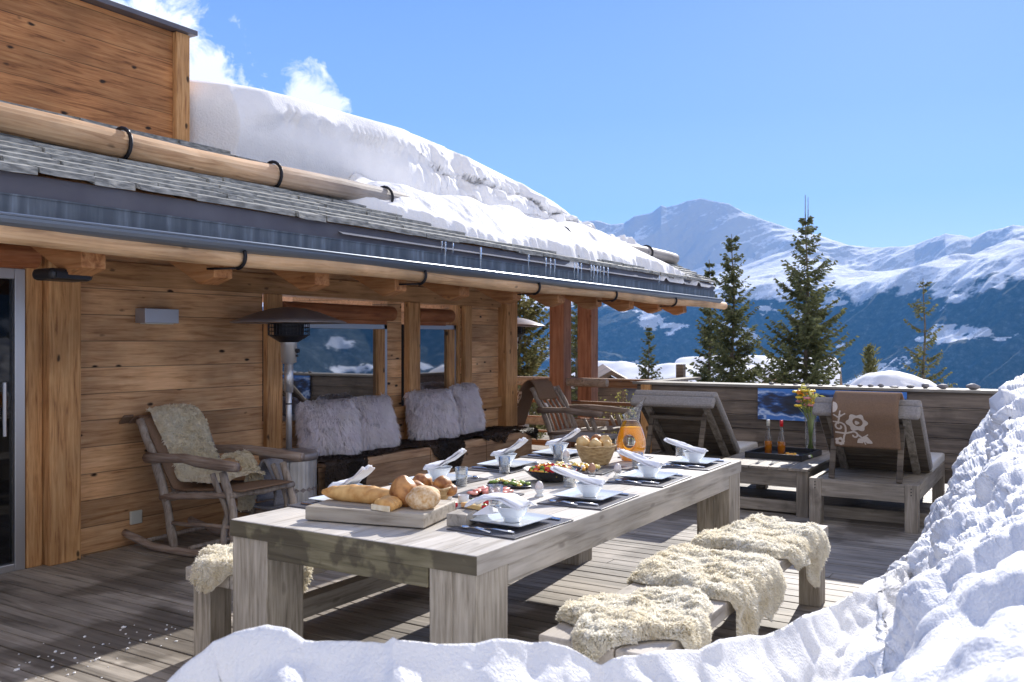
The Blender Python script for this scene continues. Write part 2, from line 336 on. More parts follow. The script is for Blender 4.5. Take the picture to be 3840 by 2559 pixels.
M['yolk']=noisy('melon_orange',(.85,.35,.03),(.95,.60,.08),10,.4)
M['red']=mat('strawberry_red',(.62,.02,.03),.3)
M['ham']=noisy('cured_ham',(.65,.17,.12),(.85,.42,.34),25,.4)
M['green']=noisy('leaf_green',(.10,.22,.03),(.35,.48,.10),18,.5)
M['yellow']=mat('petal_yellow',(.85,.62,.04),.5)
M['orange']=mat('petal_orange',(.9,.32,.03),.5)
M['pink']=mat('petal_pink',(.72,.28,.30),.5)
M['eggw']=mat('pale_egg',(.80,.74,.72),.4)
M['eggb']=mat('brown_egg',(.50,.27,.17),.4)
M['cheese']=mat('cheese',(.85,.62,.28),.5)
M['stem']=mat('green_stem',(.22,.30,.08),.5)
M['stone']=noisy('river_stone',(.16,.15,.155),(.30,.29,.30),9,.6,.002)
M['bark']=noisy('conifer_bark',(.11,.085,.06),(.20,.16,.12),12,.9,.01)
M['wool']=noisy('cream_fleece',(.74,.63,.44),(.88,.80,.64),7,.95,0,spec=.1,mid=(.3,.6))
M['wool2']=noisy('beige_fleece',(.60,.51,.36),(.74,.65,.49),7,.95,0,spec=.1,mid=(.3,.6))
M['whitefur']=noisy('white_lambskin',(.76,.74,.80),(.86,.85,.90),7,.9,0,spec=.1)
M['cowhide']=noisy('dark_cowhide',(.014,.010,.008),(.075,.048,.032),2.4,.6,0,spec=.3,mid=(.42,.72))
M['conc']=noisy('pale_chimney_plaster',(.62,.63,.65),(.72,.73,.75),6,.8,0)
M['brownfar']=wood('old_chalet_wood',(.20,.13,.085),(.10,.065,.04),(.30,.20,.13),'y',1,.2)
M['ice']=mat('ice',(.86,.92,.98),.08,0,.6,Transmission_Weight=.8,IOR=1.31)
def furmat(nm,c1,c2,tr=.45):
    m=noisy(nm,c1,c2,7,.95,0,spec=.05,mid=(.3,.6)); nt=m.node_tree; b=nt.nodes['Principled BSDF']; o=[n for n in nt.nodes if n.type=='OUTPUT_MATERIAL'][0]
    t=N(nt,'ShaderNodeBsdfTranslucent'); L(nt,b.inputs['Base Color'].links[0].from_socket,t.inputs[0]); x=N(nt,'ShaderNodeMixShader'); x.inputs[0].default_value=tr; L(nt,b.outputs[0],x.inputs[1]); L(nt,t.outputs[0],x.inputs[2]); L(nt,x.outputs[0],o.inputs[0]); return m
M['wool']=furmat('cream_fleece',(.90,.84,.69),(.97,.94,.85)); M['wool2']=furmat('beige_fleece',(.90,.83,.66),(.96,.92,.80)); M['whitefur']=furmat('white_lambskin',(.97,.94,.98),(.99,.97,.99),.55)
M['needle']=furmat('spruce_needles',(.085,.10,.045),(.19,.20,.095),.35); M['needle2']=furmat('olive_needles',(.11,.12,.05),(.25,.24,.11),.35); M['leaf']=furmat('yellow_green_leaves',(.25,.29,.07),(.5,.48,.16),.4)
M['juice']=furmat('orange_juice',(1,.55,.02),(1,.62,.04),.5); M['amber']=furmat('amber_syrup',(.75,.27,.01),(.85,.33,.02),.5)
def thinglass():
    m=bpy.data.materials.new('clear_glass'); m.use_nodes=True; nt=m.node_tree; nt.nodes.clear()
    o=N(nt,'ShaderNodeOutputMaterial'); t=N(nt,'ShaderNodeBsdfTransparent'); t.inputs[0].default_value=(.93,.95,.96,1); g=N(nt,'ShaderNodeBsdfGlossy'); g.inputs['Roughness'].default_value=.03
    lw=N(nt,'ShaderNodeLayerWeight'); lw.inputs[0].default_value=.42; mp=N(nt,'ShaderNodeMapRange'); mp.inputs['To Min'].default_value=.07; mp.inputs['To Max'].default_value=.8; L(nt,lw.outputs['Facing'],mp.inputs['Value'])
    mx=N(nt,'ShaderNodeMixShader'); L(nt,mp.outputs[0],mx.inputs[0]); L(nt,t.outputs[0],mx.inputs[1]); L(nt,g.outputs[0],mx.inputs[2]); L(nt,mx.outputs[0],o.inputs[0]); return m
M['glass']=thinglass()
# ------------------------------------------------------------------ mountains and ground
def raypx(px): l=(px-1920)/3400; return FW[0]+l*RT[0],FW[1]+l*RT[1]
ridge=[(1500,900),(2180,825),(2240,822),(2290,838),(2340,836),(2380,812),(2420,806),(2450,795),(2480,770),(2500,778),(2545,768),(2580,757),(2625,750),(2690,762),(2730,768),(2790,800),(2840,820),(2900,835),(2950,848),(3000,865),(3060,880),(3130,905),(3190,920),(3250,928),(3310,925),(3360,920),(3430,915),(3480,893),(3545,868),(3600,872),(3640,885),(3700,860),(3760,845),(3800,832),(3840,838),(4100,870),(4600,780),(5200,900),(6200,700),(8000,850),(11000,700),(30000,900)]
def far_mountains():
    # azimuth in radians measured clockwise from the view axis
    pxs=np.array([p for p,_ in ridge],float); az=np.arctan((pxs-1920)/3400); t=(1280-np.array([q for _,q in ridge],float))/3400
    tane=t*np.cos(az)
    A=np.concatenate([np.linspace(-.35,.02,60,endpoint=False),np.linspace(.02,.56,900,endpoint=False),np.linspace(.56,2.2,300)])
    te=np.interp(A,az,tane)
    rr=np.interp(A,[0,.18,.3,.45,.56,2.2],[7200,7000,6800,6300,6000,5200])      # ridge distance
    # profile control: (r, z) pairs per azimuth
    s=np.linspace(0,1.25,420)
    fz0=-520.; r0=np.interp(A,[0,.2,.35,.56,2.2],[3000,3000,2500,2300,1700])
    r1=np.interp(A,[0,.2,.35,.56,2.2],[5200,5000,4700,4200,3300]); z1=np.interp(A,[0,.12,.2,.3,.4,.56,2.2],[150,230,260,300,350,430,520])
    Rr=np.zeros((len(A),len(s))); Z=np.zeros_like(Rr)
    zr=te*rr
    for j,u in enumerate(s):
        if u<.5:
            k=u/.5; Rr[:,j]=r0+(r1-r0)*k; Z[:,j]=fz0+(z1-fz0)*k**1.05
        elif u<=1:
            k=(u-.5)/.5; Rr[:,j]=r1+(rr-r1)*k
            km=.72; zm=np.minimum(z1+.205*(rr-r1)*km,zr-(rr-r1)*(1-km)*.34)
            Z[:,j]=z1+(zm-z1)*k/km if k<km else zm+(zr-zm)*(k-km)/(1-km)
        else:
            k=(u-1)/.25; Rr[:,j]=rr+k*900; Z[:,j]=zr-k*500
    dx=FW[0]*np.cos(A)[:,None]+RT[0]*np.sin(A)[:,None]; dy=FW[1]*np.cos(A)[:,None]+RT[1]*np.sin(A)[:,None]
    X=dx*Rr; Y=dy*Rr
    w=np.clip(1-np.abs(s-1)*6,0,1)[None,:]
    # gullies and spurs: amplitude fades at the ridge so that the skyline holds
    up=sst(.45,.8,s)[None,:]
    cr,srn=math.cos(.9),math.sin(.9); Xr,Yr=X*cr+Y*srn,-X*srn+Y*cr
    low_=sst(.5,.35,s)[None,:]
    rel=(ridged(Xr/700,Yr/2300,5,3)-.95)*(32+100*sst(.78,.95,s)[None,:]+80*low_)+fbm(X/420,Y/420,0,5,11)*(8+34*sst(.75,.9,s)[None,:]+24*low_)
    Z=Z+rel*(1-.88*w)+fbm(X/120,Y/120,0,3,5)*5*(.3+.7*(1-w))
    # steep rocky rib of the high peak (turned from the sun), gentle white shoulder right
    P=np.stack([X,Y,Z],-1)
    m=bpy.data.materials.new('mountain_snow_rock_forest'); m.use_nodes=True; nt=m.node_tree; b=nt.nodes['Principled BSDF']; b.inputs['Roughness'].default_value=.9; b.inputs['Specular IOR Level'].default_value=.1
    g=N(nt,'ShaderNodeNewGeometry'); sp=N(nt,'ShaderNodeSeparateXYZ'); L(nt,g.outputs['Position'],sp.inputs[0])
    mp=N(nt,'ShaderNodeMapping'); mp.inputs['Scale'].default_value=(.004,.004,.004); L(nt,g.outputs['Position'],mp.inputs[0])
    n=N(nt,'ShaderNodeTexNoise'); n.inputs['Scale'].default_value=1; n.inputs['Detail'].default_value=9; n.inputs['Roughness'].default_value=.65; L(nt,mp.outputs[0],n.inputs['Vector'])
    # forest line
    a1=N(nt,'ShaderNodeMath',operation='MULTIPLY_ADD'); L(nt,n.outputs['Fac'],a1.inputs[0]); a1.inputs[1].default_value=420; L(nt,sp.outputs['Z'],a1.inputs[2])
    fo=N(nt,'ShaderNodeMapRange'); fo.inputs['From Min'].default_value=418; fo.inputs['From Max'].default_value=440; fo.inputs['To Min'].default_value=1; fo.inputs['To Max'].default_value=0; L(nt,a1.outputs[0],fo.inputs['Value'])
    # clearings
    mp2=N(nt,'ShaderNodeMapping'); mp2.inputs['Scale'].default_value=(.0022,.0022,.0045); L(nt,g.outputs['Position'],mp2.inputs[0])
    n2=N(nt,'ShaderNodeTexNoise'); n2.inputs['Scale'].default_value=1.5; n2.inputs['Detail'].default_value=7; n2.inputs['Roughness'].default_value=.6; L(nt,mp2.outputs[0],n2.inputs['Vector'])
    clr=N(nt,'ShaderNodeMapRange'); clr.inputs['From Min'].default_value=.61; clr.inputs['From Max'].default_value=.625; clr.inputs['To Min'].default_value=1; clr.inputs['To Max'].default_value=0; L(nt,n2.outputs['Fac'],clr.inputs['Value'])
    fm=N(nt,'ShaderNodeMath',operation='MULTIPLY'); L(nt,fo.outputs[0],fm.inputs[0]); L(nt,clr.outputs[0],fm.inputs[1])
    # single firs: fine speckle
    n3=N(nt,'ShaderNodeTexNoise'); n3.inputs['Scale'].default_value=9; n3.inputs['Detail'].default_value=4; n3.inputs['Roughness'].default_value=.8; L(nt,mp.outputs[0],n3.inputs['Vector'])
    fr=ramp(nt,[(.36,(.018,.026,.022)),(.55,(.05,.062,.055)),(.70,(.13,.15,.17))]); L(nt,n3.outputs['Fac'],fr.inputs[0])
    # rock on steep ground
    sn=N(nt,'ShaderNodeSeparateXYZ'); L(nt,g.outputs['Normal'],sn.inputs[0])
    ra=N(nt,'ShaderNodeMath',operation='MULTIPLY_ADD'); L(nt,n3.outputs['Fac'],ra.inputs[0]); ra.inputs[1].default_value=.5; L(nt,sn.outputs['Z'],ra.inputs[2])
    rk=N(nt,'ShaderNodeMapRange'); rk.inputs['From Min'].default_value=1.035; rk.inputs['From Max'].default_value=1.09; rk.inputs['To Min'].default_value=.45; rk.inputs['To Max'].default_value=0; L(nt,ra.outputs[0],rk.inputs['Value'])
    c1=N(nt,'ShaderNodeMix',data_type='RGBA'); L(nt,rk.outputs[0],c1.inputs['Factor']); c1.inputs['A'].default_value=(.93,.94,.96,1); c1.inputs['B'].default_value=(.16,.18,.22,1)
    c2=N(nt,'ShaderNodeMix',data_type='RGBA'); L(nt,fm.outputs[0],c2.inputs['Factor']); L(nt,c1.outputs['Result'],c2.inputs['A']); L(nt,fr.outputs[0],c2.inputs['B'])
    L(nt,c2.outputs['Result'],b.inputs['Base Color'])
    nb_=N(nt,'ShaderNodeTexNoise'); nb_.inputs['Scale'].default_value=2.2; nb_.inputs['Detail'].default_value=10; nb_.inputs['Roughness'].default_value=.7; L(nt,mp.outputs[0],nb_.inputs['Vector'])
    bp=N(nt,'ShaderNodeBump'); bp.inputs['Distance'].default_value=95; bp.inputs['Strength'].default_value=.5; L(nt,nb_.outputs['Fac'],bp.inputs['Height']); L(nt,bp.outputs[0],b.inputs['Normal'])
    o=gridmesh("mountains",P,m); tag(o,'snow-capped mountain range with dark forested lower slopes','mountains',kind='structure')
far_mountains()
# near ground falling to the valley
def near_ground():
    a=np.linspace(0,2*math.pi,181)[:-1]; r=np.concatenate([[0.5],np.linspace(1,14,60),np.geomspace(14.6,3400,50)])
    Rr,A=np.meshgrid(r,a,indexing='ij'); X=6+Rr*np.cos(A); Y=2+Rr*np.sin(A)
    u=np.maximum(np.maximum(X-11,0),np.maximum(-Y-3.5,0)); u=np.maximum(u,np.maximum(Y-60,0))
    Z=-1.25-.28*u-1.1*np.clip(u/6,0,1); Z=np.maximum(Z,-530.)
    near=(sst(-2.3,-3.0,Y)*sst(-17,-13,Y)+sst(-1.6,-2.6,X)*sst(-40,-30,X)*(Y<5.5)*(Y>-9)); near=np.clip(near*sst(10.5,8.5,X),0,1); Z=Z*(1-near)+near*(.55+.25*fbm(X*.7,Y*.7,0,3,5)); Z=Z+fbm(X/14,Y/14,0,4,2)*.35*np.clip(Rr/14,0,1)*(1+Rr/250)  # unseen raised snowfield beside and behind the deck, added to bounce sunlight
    
    o=gridmesh('snow_ground',np.stack([X,Y,Z],-1),M['snow'],wrap=True); tag(o,'snow-covered hillside below the terrace','snow',kind='structure')
near_ground()
# air
hz=MB().box(-9500,9500,-9500,9500,-640,1500).build('haze',mat('hz'))
hm=hz.data.materials[0]; hm.name='haze_air'; nt=hm.node_tree; nt.nodes.remove(nt.nodes['Principled BSDF'])
pv=N(nt,'ShaderNodeVolumePrincipled'); pv.inputs['Color'].default_value=(.11,.42,1,1); pv.inputs['Density'].default_value=7.4e-5; pv.inputs['Anisotropy'].default_value=.1
L(nt,pv.outputs[0],[n for n in nt.nodes if n.type=='OUTPUT_MATERIAL'][0].inputs['Volume']); tag(hz,'blue mountain haze over the valley','haze',kind='stuff')
# ------------------------------------------------------------------ deck
d=MB(); x=-1.0; i=0
while x<13.2:
    ys=[-2.2,5.96 if x<9.6 else 7.6]
    cut=sorted([random.uniform(-1.5,6.5) for _ in range(2)])
    segs=[ys[0]]+[c for c in cut if ys[0]+.5<c<ys[1]-.5]+[ys[1]]
    for a,b in zip(segs[:-1],segs[1:]):
        dz=random.uniform(-.0015,.0015); d.box(x+.005,x+.130,a+.002,b-.002,-.032+dz,dz)
    x+=.135; i+=1
o=d.build('wooden_deck',M['deck'],bevel=.003); tag(o,'weathered grey boards of the terrace deck','deck',kind='structure')
o=MB().box(-1,13.2,-2.2,7.6,-1.6,-.06).build('deck_base',M['black']); tag(o,'dark underside of the terrace deck','deck base',kind='structure')
# crumbs of snow
c=MB()
for k in range(120):
    if k<80: x=random.gauss(2.6,.5); y=4.05+random.gauss(0,.12)-.0*(x)
    else: x=random.uniform(1.2,3.4); y=random.uniform(3.6,4.4)
    r=random.uniform(.002,.007)*(1.6 if random.random()<.12 else 1); c.blob((x,y,r*.5),(r*1.4,r,r*.7),6,4,.5,seed=k)
o=c.build('snow_crumbs',M['snow'],smooth=True); tag(o,'crumbs of snow scattered along the shadow edge on the deck','snow',kind='stuff')
# ------------------------------------------------------------------ chalet
RS=.47
def rz(y): return 2.40+RS*(y-4.6)
ch=thing('chalet','timber chalet with snow-laden slate roof, long gutter log and wooden wall','house',(4,6,0)); CO=(4,6,0)
def cp(mb,name,m,par=ch,**k): return mb.build(name,m,par,CO,**k)
w=MB()
w.box(3.62,5.56,5.98,6.2,-.02,2.95); w.box(5.56,9.62,5.98,6.2,-.02,.80); w.box(5.56,9.62,5.98,6.2,1.93,2.95)
w.box(8.56,9.40,5.98,6.2,.80,1.93); w.box(7.27,7.50,6.0,6.2,.80,1.93)
w.box(-2,3.62,5.98,6.2,2.12,2.95)
w.box(-2,1.9,5.98,6.2,-.02,2.12)
cp(w,'wall',M['wallx'],bevel=.002)
o=cp(MB().box(9.40,9.62,6.2,9.5,-.02,3.6),'side_wall',M['wallx'])
# beams and posts
b=MB().box(3.80,9.36,5.93,5.977,1.93,2.10); b.box(-2,9.62,5.90,5.977,2.35,2.55); cp(b,'beam',M['beamx'],bevel=.006)
cp(MB().box(7.30,9.36,5.925,5.978,.72,.84).box(5.60,7.3,5.925,5.978,.66,.80),'window_sill',M['beamx'],bevel=.005)
for a in ((3.56,3.79,5.86,5.977,0,2.45),(3.445,3.555,5.93,6.1,0,2.45),(5.56,5.74,5.92,5.976,0,1.929),(7.51,7.70,5.90,5.976,.48,1.929),(8.56,8.70,5.915,5.976,.5,1.929),(9.36,9.62,5.86,6.12,0,2.10)):
    cp(MB().box(*a),'post',M['postz'],bevel=.008)
# patio door on the far left
dr=cp(MB().box(3.37,3.44,5.94,6.02,0,2.0).box(1.9,3.37,5.94,6.02,1.93,2.0).box(1.9,3.37,5.94,6.02,0,.05),'door',M['alu'],bevel=.004)
MB().box(1.9,3.37,5.975,5.985,.05,1.93).build('pane',M['doorglass'],dr,CO)
MB().tube([(3.28,5.90,.9),(3.28,5.90,1.25)],.012,8).build('handle',M['alu'],dr,CO)
cp(MB().tube([(1.0,5.93,2.09),(3.50,5.93,2.09)],.085,14).box(1,3.4,5.9,5.97,2.0,2.04),'shutter',M['shutter'],smooth=False)
# windows
def window(x0,x1,z0,z1,nm):
    f=MB(); f.box(x0,x1,6.0,6.05,z1-.05,z1); f.box(x0,x1,6.0,6.05,z0,z0+.05); f.box(x0,x0+.05,6.0,6.05,z0,z1); f.box(x1-.05,x1,6.0,6.05,z0,z1)
    fo=cp(f,'window',M['alu'],bevel=.003)
    g=MB(); g.box(x1-.16,x1-.055,5.985,6.03,z0+.05,z1-.05); g.build('frame',M['postz'],fo,CO)
    MB().box(x0+.05,x1-.16,6.02,6.03,z0+.05,z1-.05).build('pane',M['dglass'],fo,CO)
    MB().box(x0,x1,6.06,6.2,z0,z1).build('reveal',M['black'],fo,CO)
window(5.74,7.27,.80,1.69,'a'); window(7.70,8.50,.80,1.70,'b')
cp(MB().box(8.505,8.558,5.985,6.1,.8,1.93),'jamb',M['postz'])
for x0,x1 in ((5.76,7.30),(7.70,8.33)):
    s=MB(); s.tube([(x0,5.965,1.80),(x1,5.965,1.80)],.075,16)
    s.box(x0,x1-.08,5.965,5.985,1.69,1.73)
    cp(s,'shutter',M['shutter'])
# rafters
for k in range(-2,11):
    x=3.07+.905*k+.0
    r=MB(); y0,y1=4.60,6.3
    zb=lambda y: 1.90+RS*(y-4.60)*1.0
    vs=[(x-.075,y0+.04,2.33),(x-.075,y0+.03,1.925),(x-.075,y0+.17,1.885),(x-.075,y1,zb(y1)-.03),(x-.075,y1,zb(y1)+.38)]
    vs+=[(v[0]+.15,v[1],v[2]) for v in vs]
    r.add(vs,[(0,1,2,3,4),(9,8,7,6,5),(0,5,6,1),(1,6,7,2),(2,7,8,3),(3,8,9,4),(4,9,5,0)])
    cp(r,'rafter',M['rafter'],bevel=.006)
# roof deck (boards seen from below) and slates
rf=MB(); 
vs=[]
for x in (-2,13.1):
    for (y,zz) in ((4.58,rz(4.58)-.07),(8.2,rz(8.2)-.07),(8.2,rz(8.2)-.01),(4.58,rz(4.58)-.01)): vs.append((x,y,zz))
rf.add(vs,[(0,1,2,3),(7,6,5,4),(0,4,5,1),(1,5,6,2),(2,6,7,3),(3,7,4,0)])
vs=[]
for x in (-2,13.1):
    for (y,zz) in ((8.2,rz(8.2)-.01),(8.2,rz(8.2)-.09),(12,rz(8.2)-1.9),(12,rz(8.2)-1.8)): vs.append((x,y,zz))
rf.add(vs,[(0,1,2,3),(7,6,5,4),(0,4,5,1),(1,5,6,2),(2,6,7,3),(3,7,4,0)])
roof=cp(rf,'roof',M['rafter'])
sl_=MB(); y=4.50
for row in range(26):
    yy=y+row*.105; x=-1.5+random.uniform(0,.3)
    if row>14: break
    while x<13.12:
        wd=random.uniform(.22,.85); x2=min(x+wd,13.12)
        h=random.uniform(.030,.044); dy=random.uniform(-.016,.016); dz=random.uniform(0,.008)
        ya,yb=yy+dy,yy+.24
        za,zb_=rz(yy)+.050+dz,rz(yb)+.004
        n=3; xs=[x+(x2-x)*q/n for q in range(n+1)]
        vs=[]
        for q,xx in enumerate(xs):
            j=random.uniform(-.008,.008); k=random.uniform(-.003,.003)
            vs+=[(xx-.003*(q==n)+.003*(q==0),ya+j,za-h+k),(xx,ya+j+.004,za+k*.5),(xx,yb,zb_),(xx,yb,zb_-.012)]
        fs=[]
        for q in range(n):
            o_=q*4
            for e in range(4): fs.append((o_+e,o_+4+e,o_+4+(e+1)%4,o_+(e+1)%4))
        fs+=[(0,1,2,3),(n*4+3,n*4+2,n*4+1,n*4)]
        sl_.add(vs,fs); x=x2+random.uniform(.002,.008)
sl_.build('slates',M['slate'],roof,CO)
# fascia, streaked strip, gutter
cp(MB().box(-2,13.08,4.545,4.575,2.255,2.372),'fascia',M['fascia'],bevel=.003)
cp(MB().box(-2,13.06,4.515,4.541,2.10,2.250).box(-2,13.07,4.508,4.545,2.250,2.258),'gutter_back',M['streak'])
g=MB(); prof=[]
for k in range(0,11):
    t=math.pi*k/10; prof.append((4.475-.062*math.cos(t),2.137-.062*math.sin(t)))
vs=[];fs=[]
for x in (-2,13.1):
    for (a,b_) in prof: vs.append((x,a,b_))
    for (a,b_) in prof[::-1]: vs.append((x,4.475+(a-4.475)*.93,2.137+(b_-2.137)*.93))
n=len(prof)*2
for k in range(n): fs.append((k,(k+1)%n,n+(k+1)%n,n+k))
g.add(vs,fs); g.tube([(-2,4.411,2.140),(13.1,4.411,2.140)],.008,6)
cp(g,'gutter',M['zinc'])
def logpts(x0,x1,y,z,n=24,r=.08,taper=0):
    P=[];Rr=[]
    for i in range(n+1):
        t=i/n; P.append((x0+(x1-x0)*t,y+.012*math.sin(i*1.3),z+.010*math.sin(i*.9+1))); Rr.append(r*(1-taper*t)+random.uniform(-.003,.003))
    return P,Rr
P_,R_=logpts(-2,13.45,4.50,2.052,30,.055)
cp(MB().tube(P_,R_,16),'gutter_log',M['log'],smooth=False)
P_,R_=logpts(-1,13.0,5.12,2.765,30,.090,.12)
sgl=cp(MB().tube(P_,R_,18),'snow_guard_log',M['log'])
sgl.data.materials.clear()
def logmat():
    m=wood('peeled_log_greying',(.60,.37,.20),(.36,.19,.09),(.70,.48,.29),'x',.8,.6,grain=2.4); nt=m.node_tree; b=nt.nodes['Principled BSDF']
    src=b.inputs['Base Color'].links[0].from_socket; tc=N(nt,'ShaderNodeTexCoord'); sp=N(nt,'ShaderNodeSeparateXYZ'); L(nt,tc.outputs['Object'],sp.inputs[0])
    r=N(nt,'ShaderNodeMapRange'); r.inputs['From Min'].default_value=.4; r.inputs['From Max'].default_value=2.0; L(nt,sp.outputs[0],r.inputs['Value'])
    h=N(nt,'ShaderNodeHueSaturation'); h.inputs['Saturation'].default_value=.22; h.inputs['Value'].default_value=.62; L(nt,src,h.inputs['Color'])
    x=N(nt,'ShaderNodeMix',data_type='RGBA'); L(nt,r.outputs[0],x.inputs['Factor']); L(nt,src,x.inputs['A']); L(nt,h.outputs[0],x.inputs['B']); L(nt,x.outputs['Result'],b.inputs['Base Color']); return m
sgl.data.materials.append(logmat())
# iron hooks
def hook(cx,cy,cz,r,a0,a1,tail):
    pts=[(cx,cy+r*math.cos(R(a)),cz+r*math.sin(R(a))) for a in np.linspace(a0,a1,12)]
    h=MB().tube(pts,.013,6); 
    if tail: h.bar(pts[-1],tail(pts[-1]),.03,.012)
    return cp(h,'iron_hook',M['iron'],smooth=True)
for px in (480,1045,1462,1800,1920,2130,2290,2440):
    l=(px-1920)/3400; dx,dy=FW[0]+l*RT[0],FW[1]+l*RT[1]; x=dx/dy*5.05
    if x<12.9: hook(x,5.12,2.765,.102,60,262,lambda p:(p[0],p[1]+.5,p[2]+.22))
for px in (912,1590,2018,2308,2532):
    l=(px-1920)/3400; dx,dy=FW[0]+l*RT[0],FW[1]+l*RT[1]; x=dx/dy*4.45
    hook(x,4.50,2.052,.070,150,275,lambda p:(p[0]-.10,p[1]+.16,p[2]-.005))
# upper storey wall with post and coping
up=MB(); z0=3.10
up.box(-2,4.82,6.22,6.34,z0,4.03); cp(up,'upper_wall',M['dorm'])
cp(MB().box(4.822,4.95,6.17,6.36,z0,4.03),'upper_post',M['postz'],bevel=.004)
cp(MB().box(-2,5.0,6.13,6.42,4.035,4.075),'coping',M['fascia'],bevel=.004)
cp(MB().box(4.60,4.94,6.36,7.9,3.2,3.9),'upper_side_wall',M['dorm'])
cp(MB().box(3.85,4.62,7.2,7.8,3.2,5.1),'chimney',M['conc'],bevel=.01)
# free-standing corner posts carrying the roof
for x,y in ((10.80,5.90),(11.62,5.90)):
    cp(MB().box(x-.11,x+.11,y-.11,y+.11,-.02,2.42),'post',M['redpost'],bevel=.008)
cp(MB().box(9.62,13.0,5.80,5.96,2.12,2.36),'purlin',M['rafter'],bevel=.006)
for z in (.97,.42):
    cp(MB().tube([(10.8,5.2,z),(10.8,6.6,z)],.055,10),'log_end',M['greylog'])
# ------------------------------------------------------------------ snow on the roof
def roof_snow():
    xs=np.linspace(4.953,13.06,640); ys=np.concatenate([np.linspace(4.50,7.3,330),np.linspace(7.33,9.2,30)])
    X,Y=np.meshgrid(xs,ys,indexing='ij')
    rzz=np.where(Y<8.2,2.40+RS*(Y-4.6),2.40+RS*3.6-.47*(Y-8.2))
    q=np.interp(X,[4.9,5.71,6.25,6.98,7.76,8.97,10.45,11.9,12.6,13.1],[.340,.3458,.3585,.3633,.365,.3684,.3573,.335,.318,.302])
    yf=np.interp(X,[4.95,5.22,7,8,9,11,12,13.1],[6.45,6.02,5.93,5.97,5.95,5.72,5.55,5.42])
    yf=yf+fbm(X*.8,Y*0+3,0,3,21)*.05+fbm(X*3.2,Y*1.3,0,4,22)*.07*sst(7.2,8,X)
    SP=[(560,290),(690,300),(860,315),(1060,365),(1250,420),(1500,490),(1750,590),(1950,690),(2070,760),(2150,820),(2200,850),(2300,893),(2400,943),(2500,990),(2600,1045),(2700,1100)]
    dd_=X*FW[0]+Y*FW[1]; lt=(X*RT[0]+Y*RT[1])/dd_; zs=HC+(1280-np.interp(1920+3400*lt,[a for a,_ in SP],[b for _,b in SP]))/3400*dd_
    k=np.clip((Y-yf)/np.maximum(7.15-yf,.1),0,1)
    zt=zs-.05*(1-k)**2-.0; i7=np.argmin(np.abs(ys-7.15)); ztop=zt[:,i7:i7+1]
    zt=np.where(Y>7.15,ztop-(Y-7.15)*.12-(Y-7.15)**2*.12,zt)
    thm=zt-rzz
    # slumped, lumpy face right of x=7.6; clean cut left of it
    wdt=np.interp(X,[5,7.1,7.9,9,13],[.10,.12,.30,.42,.45])
    face=sst(0,1,(Y-(yf-wdt*.75))/wdt)
    rough=sst(7.1,8.1,X)
    Zc=rzz+thm*face; bl_=lambda f,s_:np.abs(vn(X*f,Y*f*1.0,Zc*f,s_)); lump=bl_(2.6,31)*.13+bl_(5.5,32)*.06+bl_(11,33)*.028+fbm(X*22,Y*22,Zc*22,2,34)*.006-.05
    under=.05*np.sin(np.clip((Y-(yf-wdt*.75))/wdt,0,1)*math.pi)
    th=thm*face-under*.3
    th=th+(fbm(X*1.6,Y*1.6,0,3,8)*.03)*face*sst(6.9,7.4,X)*(1-.5*k)
    # lower layer near the eave
    yl=np.interp(X,[5.0,5.45,5.8,6.6,7.4,13.1],[5.4,5.24,4.98,4.70,4.56,4.50])+fbm(X*3.5,Y*0,0,4,41)*.04*sst(5.3,6,X)
    xl=np.where(Y>5.2, 5.75+ (Y-5.2)*.95,5.40)+fbm(Y*3,X*.5,0,3,43)*.12
    lowm=sst(0,.10,Y-yl)*sst(-.02,.28,X-xl)
    low=.085+.05*fbm(X*1.1,Y*2.0,0,3,51)+.012*fbm(X*7,Y*7,0,3,52)
    low=low+.15*np.exp(-((Y-5.16)/.22)**2)*sst(5.95,6.5,X)*(1-sst(11.6,12.3,X))
    low=low*(1-.5*sst(11.8,13,X)*(Y<5.2))
    lowth=low*lowm-.09*(1-lowm)
    t2=np.maximum(th*np.where(face>0.001,1,0)-.09*(face<.001),lowth)
    t2=np.where(face<=.001,lowth,np.maximum(lowth,th)); t2=np.minimum(t2,np.maximum(zs-rzz-.03,-.06))
    endf=1-sst(12.72,13.05,X); t2=t2*endf-.06*(1-endf)
    ll=1-sst(5.06,4.99,X)*0
    Z=rzz+t2+.035
    P=np.stack([X,Y,Z],-1)
    Yd=P[...,1]-.10*np.sin(face*math.pi)*(1-rough)*(thm>0)   # slight hollow/overhang of the cut face
    lipn=.62+.10*fbm(X*1.7,X*0+2,0,3,66); Yd=Yd-.085*sst(0,.07,face-lipn)*(1-rough*.7)*(face<1.01)*(k<.25)*(1-sst(.1,.25,k))*sst(5.2,5.6,X); P[...,1]=Yd
    Pn=ndisp(P,lump*rough*np.clip(face*3,0,1)*(1-sst(.80,1,face))*1.15*(Y<7)); P=np.where((t2>.02)[...,None],Pn,P)
    o=gridmesh('roof_snow',P[:, ::1][::-1],M['snow']); tag(o,'deep drift of snow lying on the slate roof, cut clean at the left','snow drift')
roof_snow()
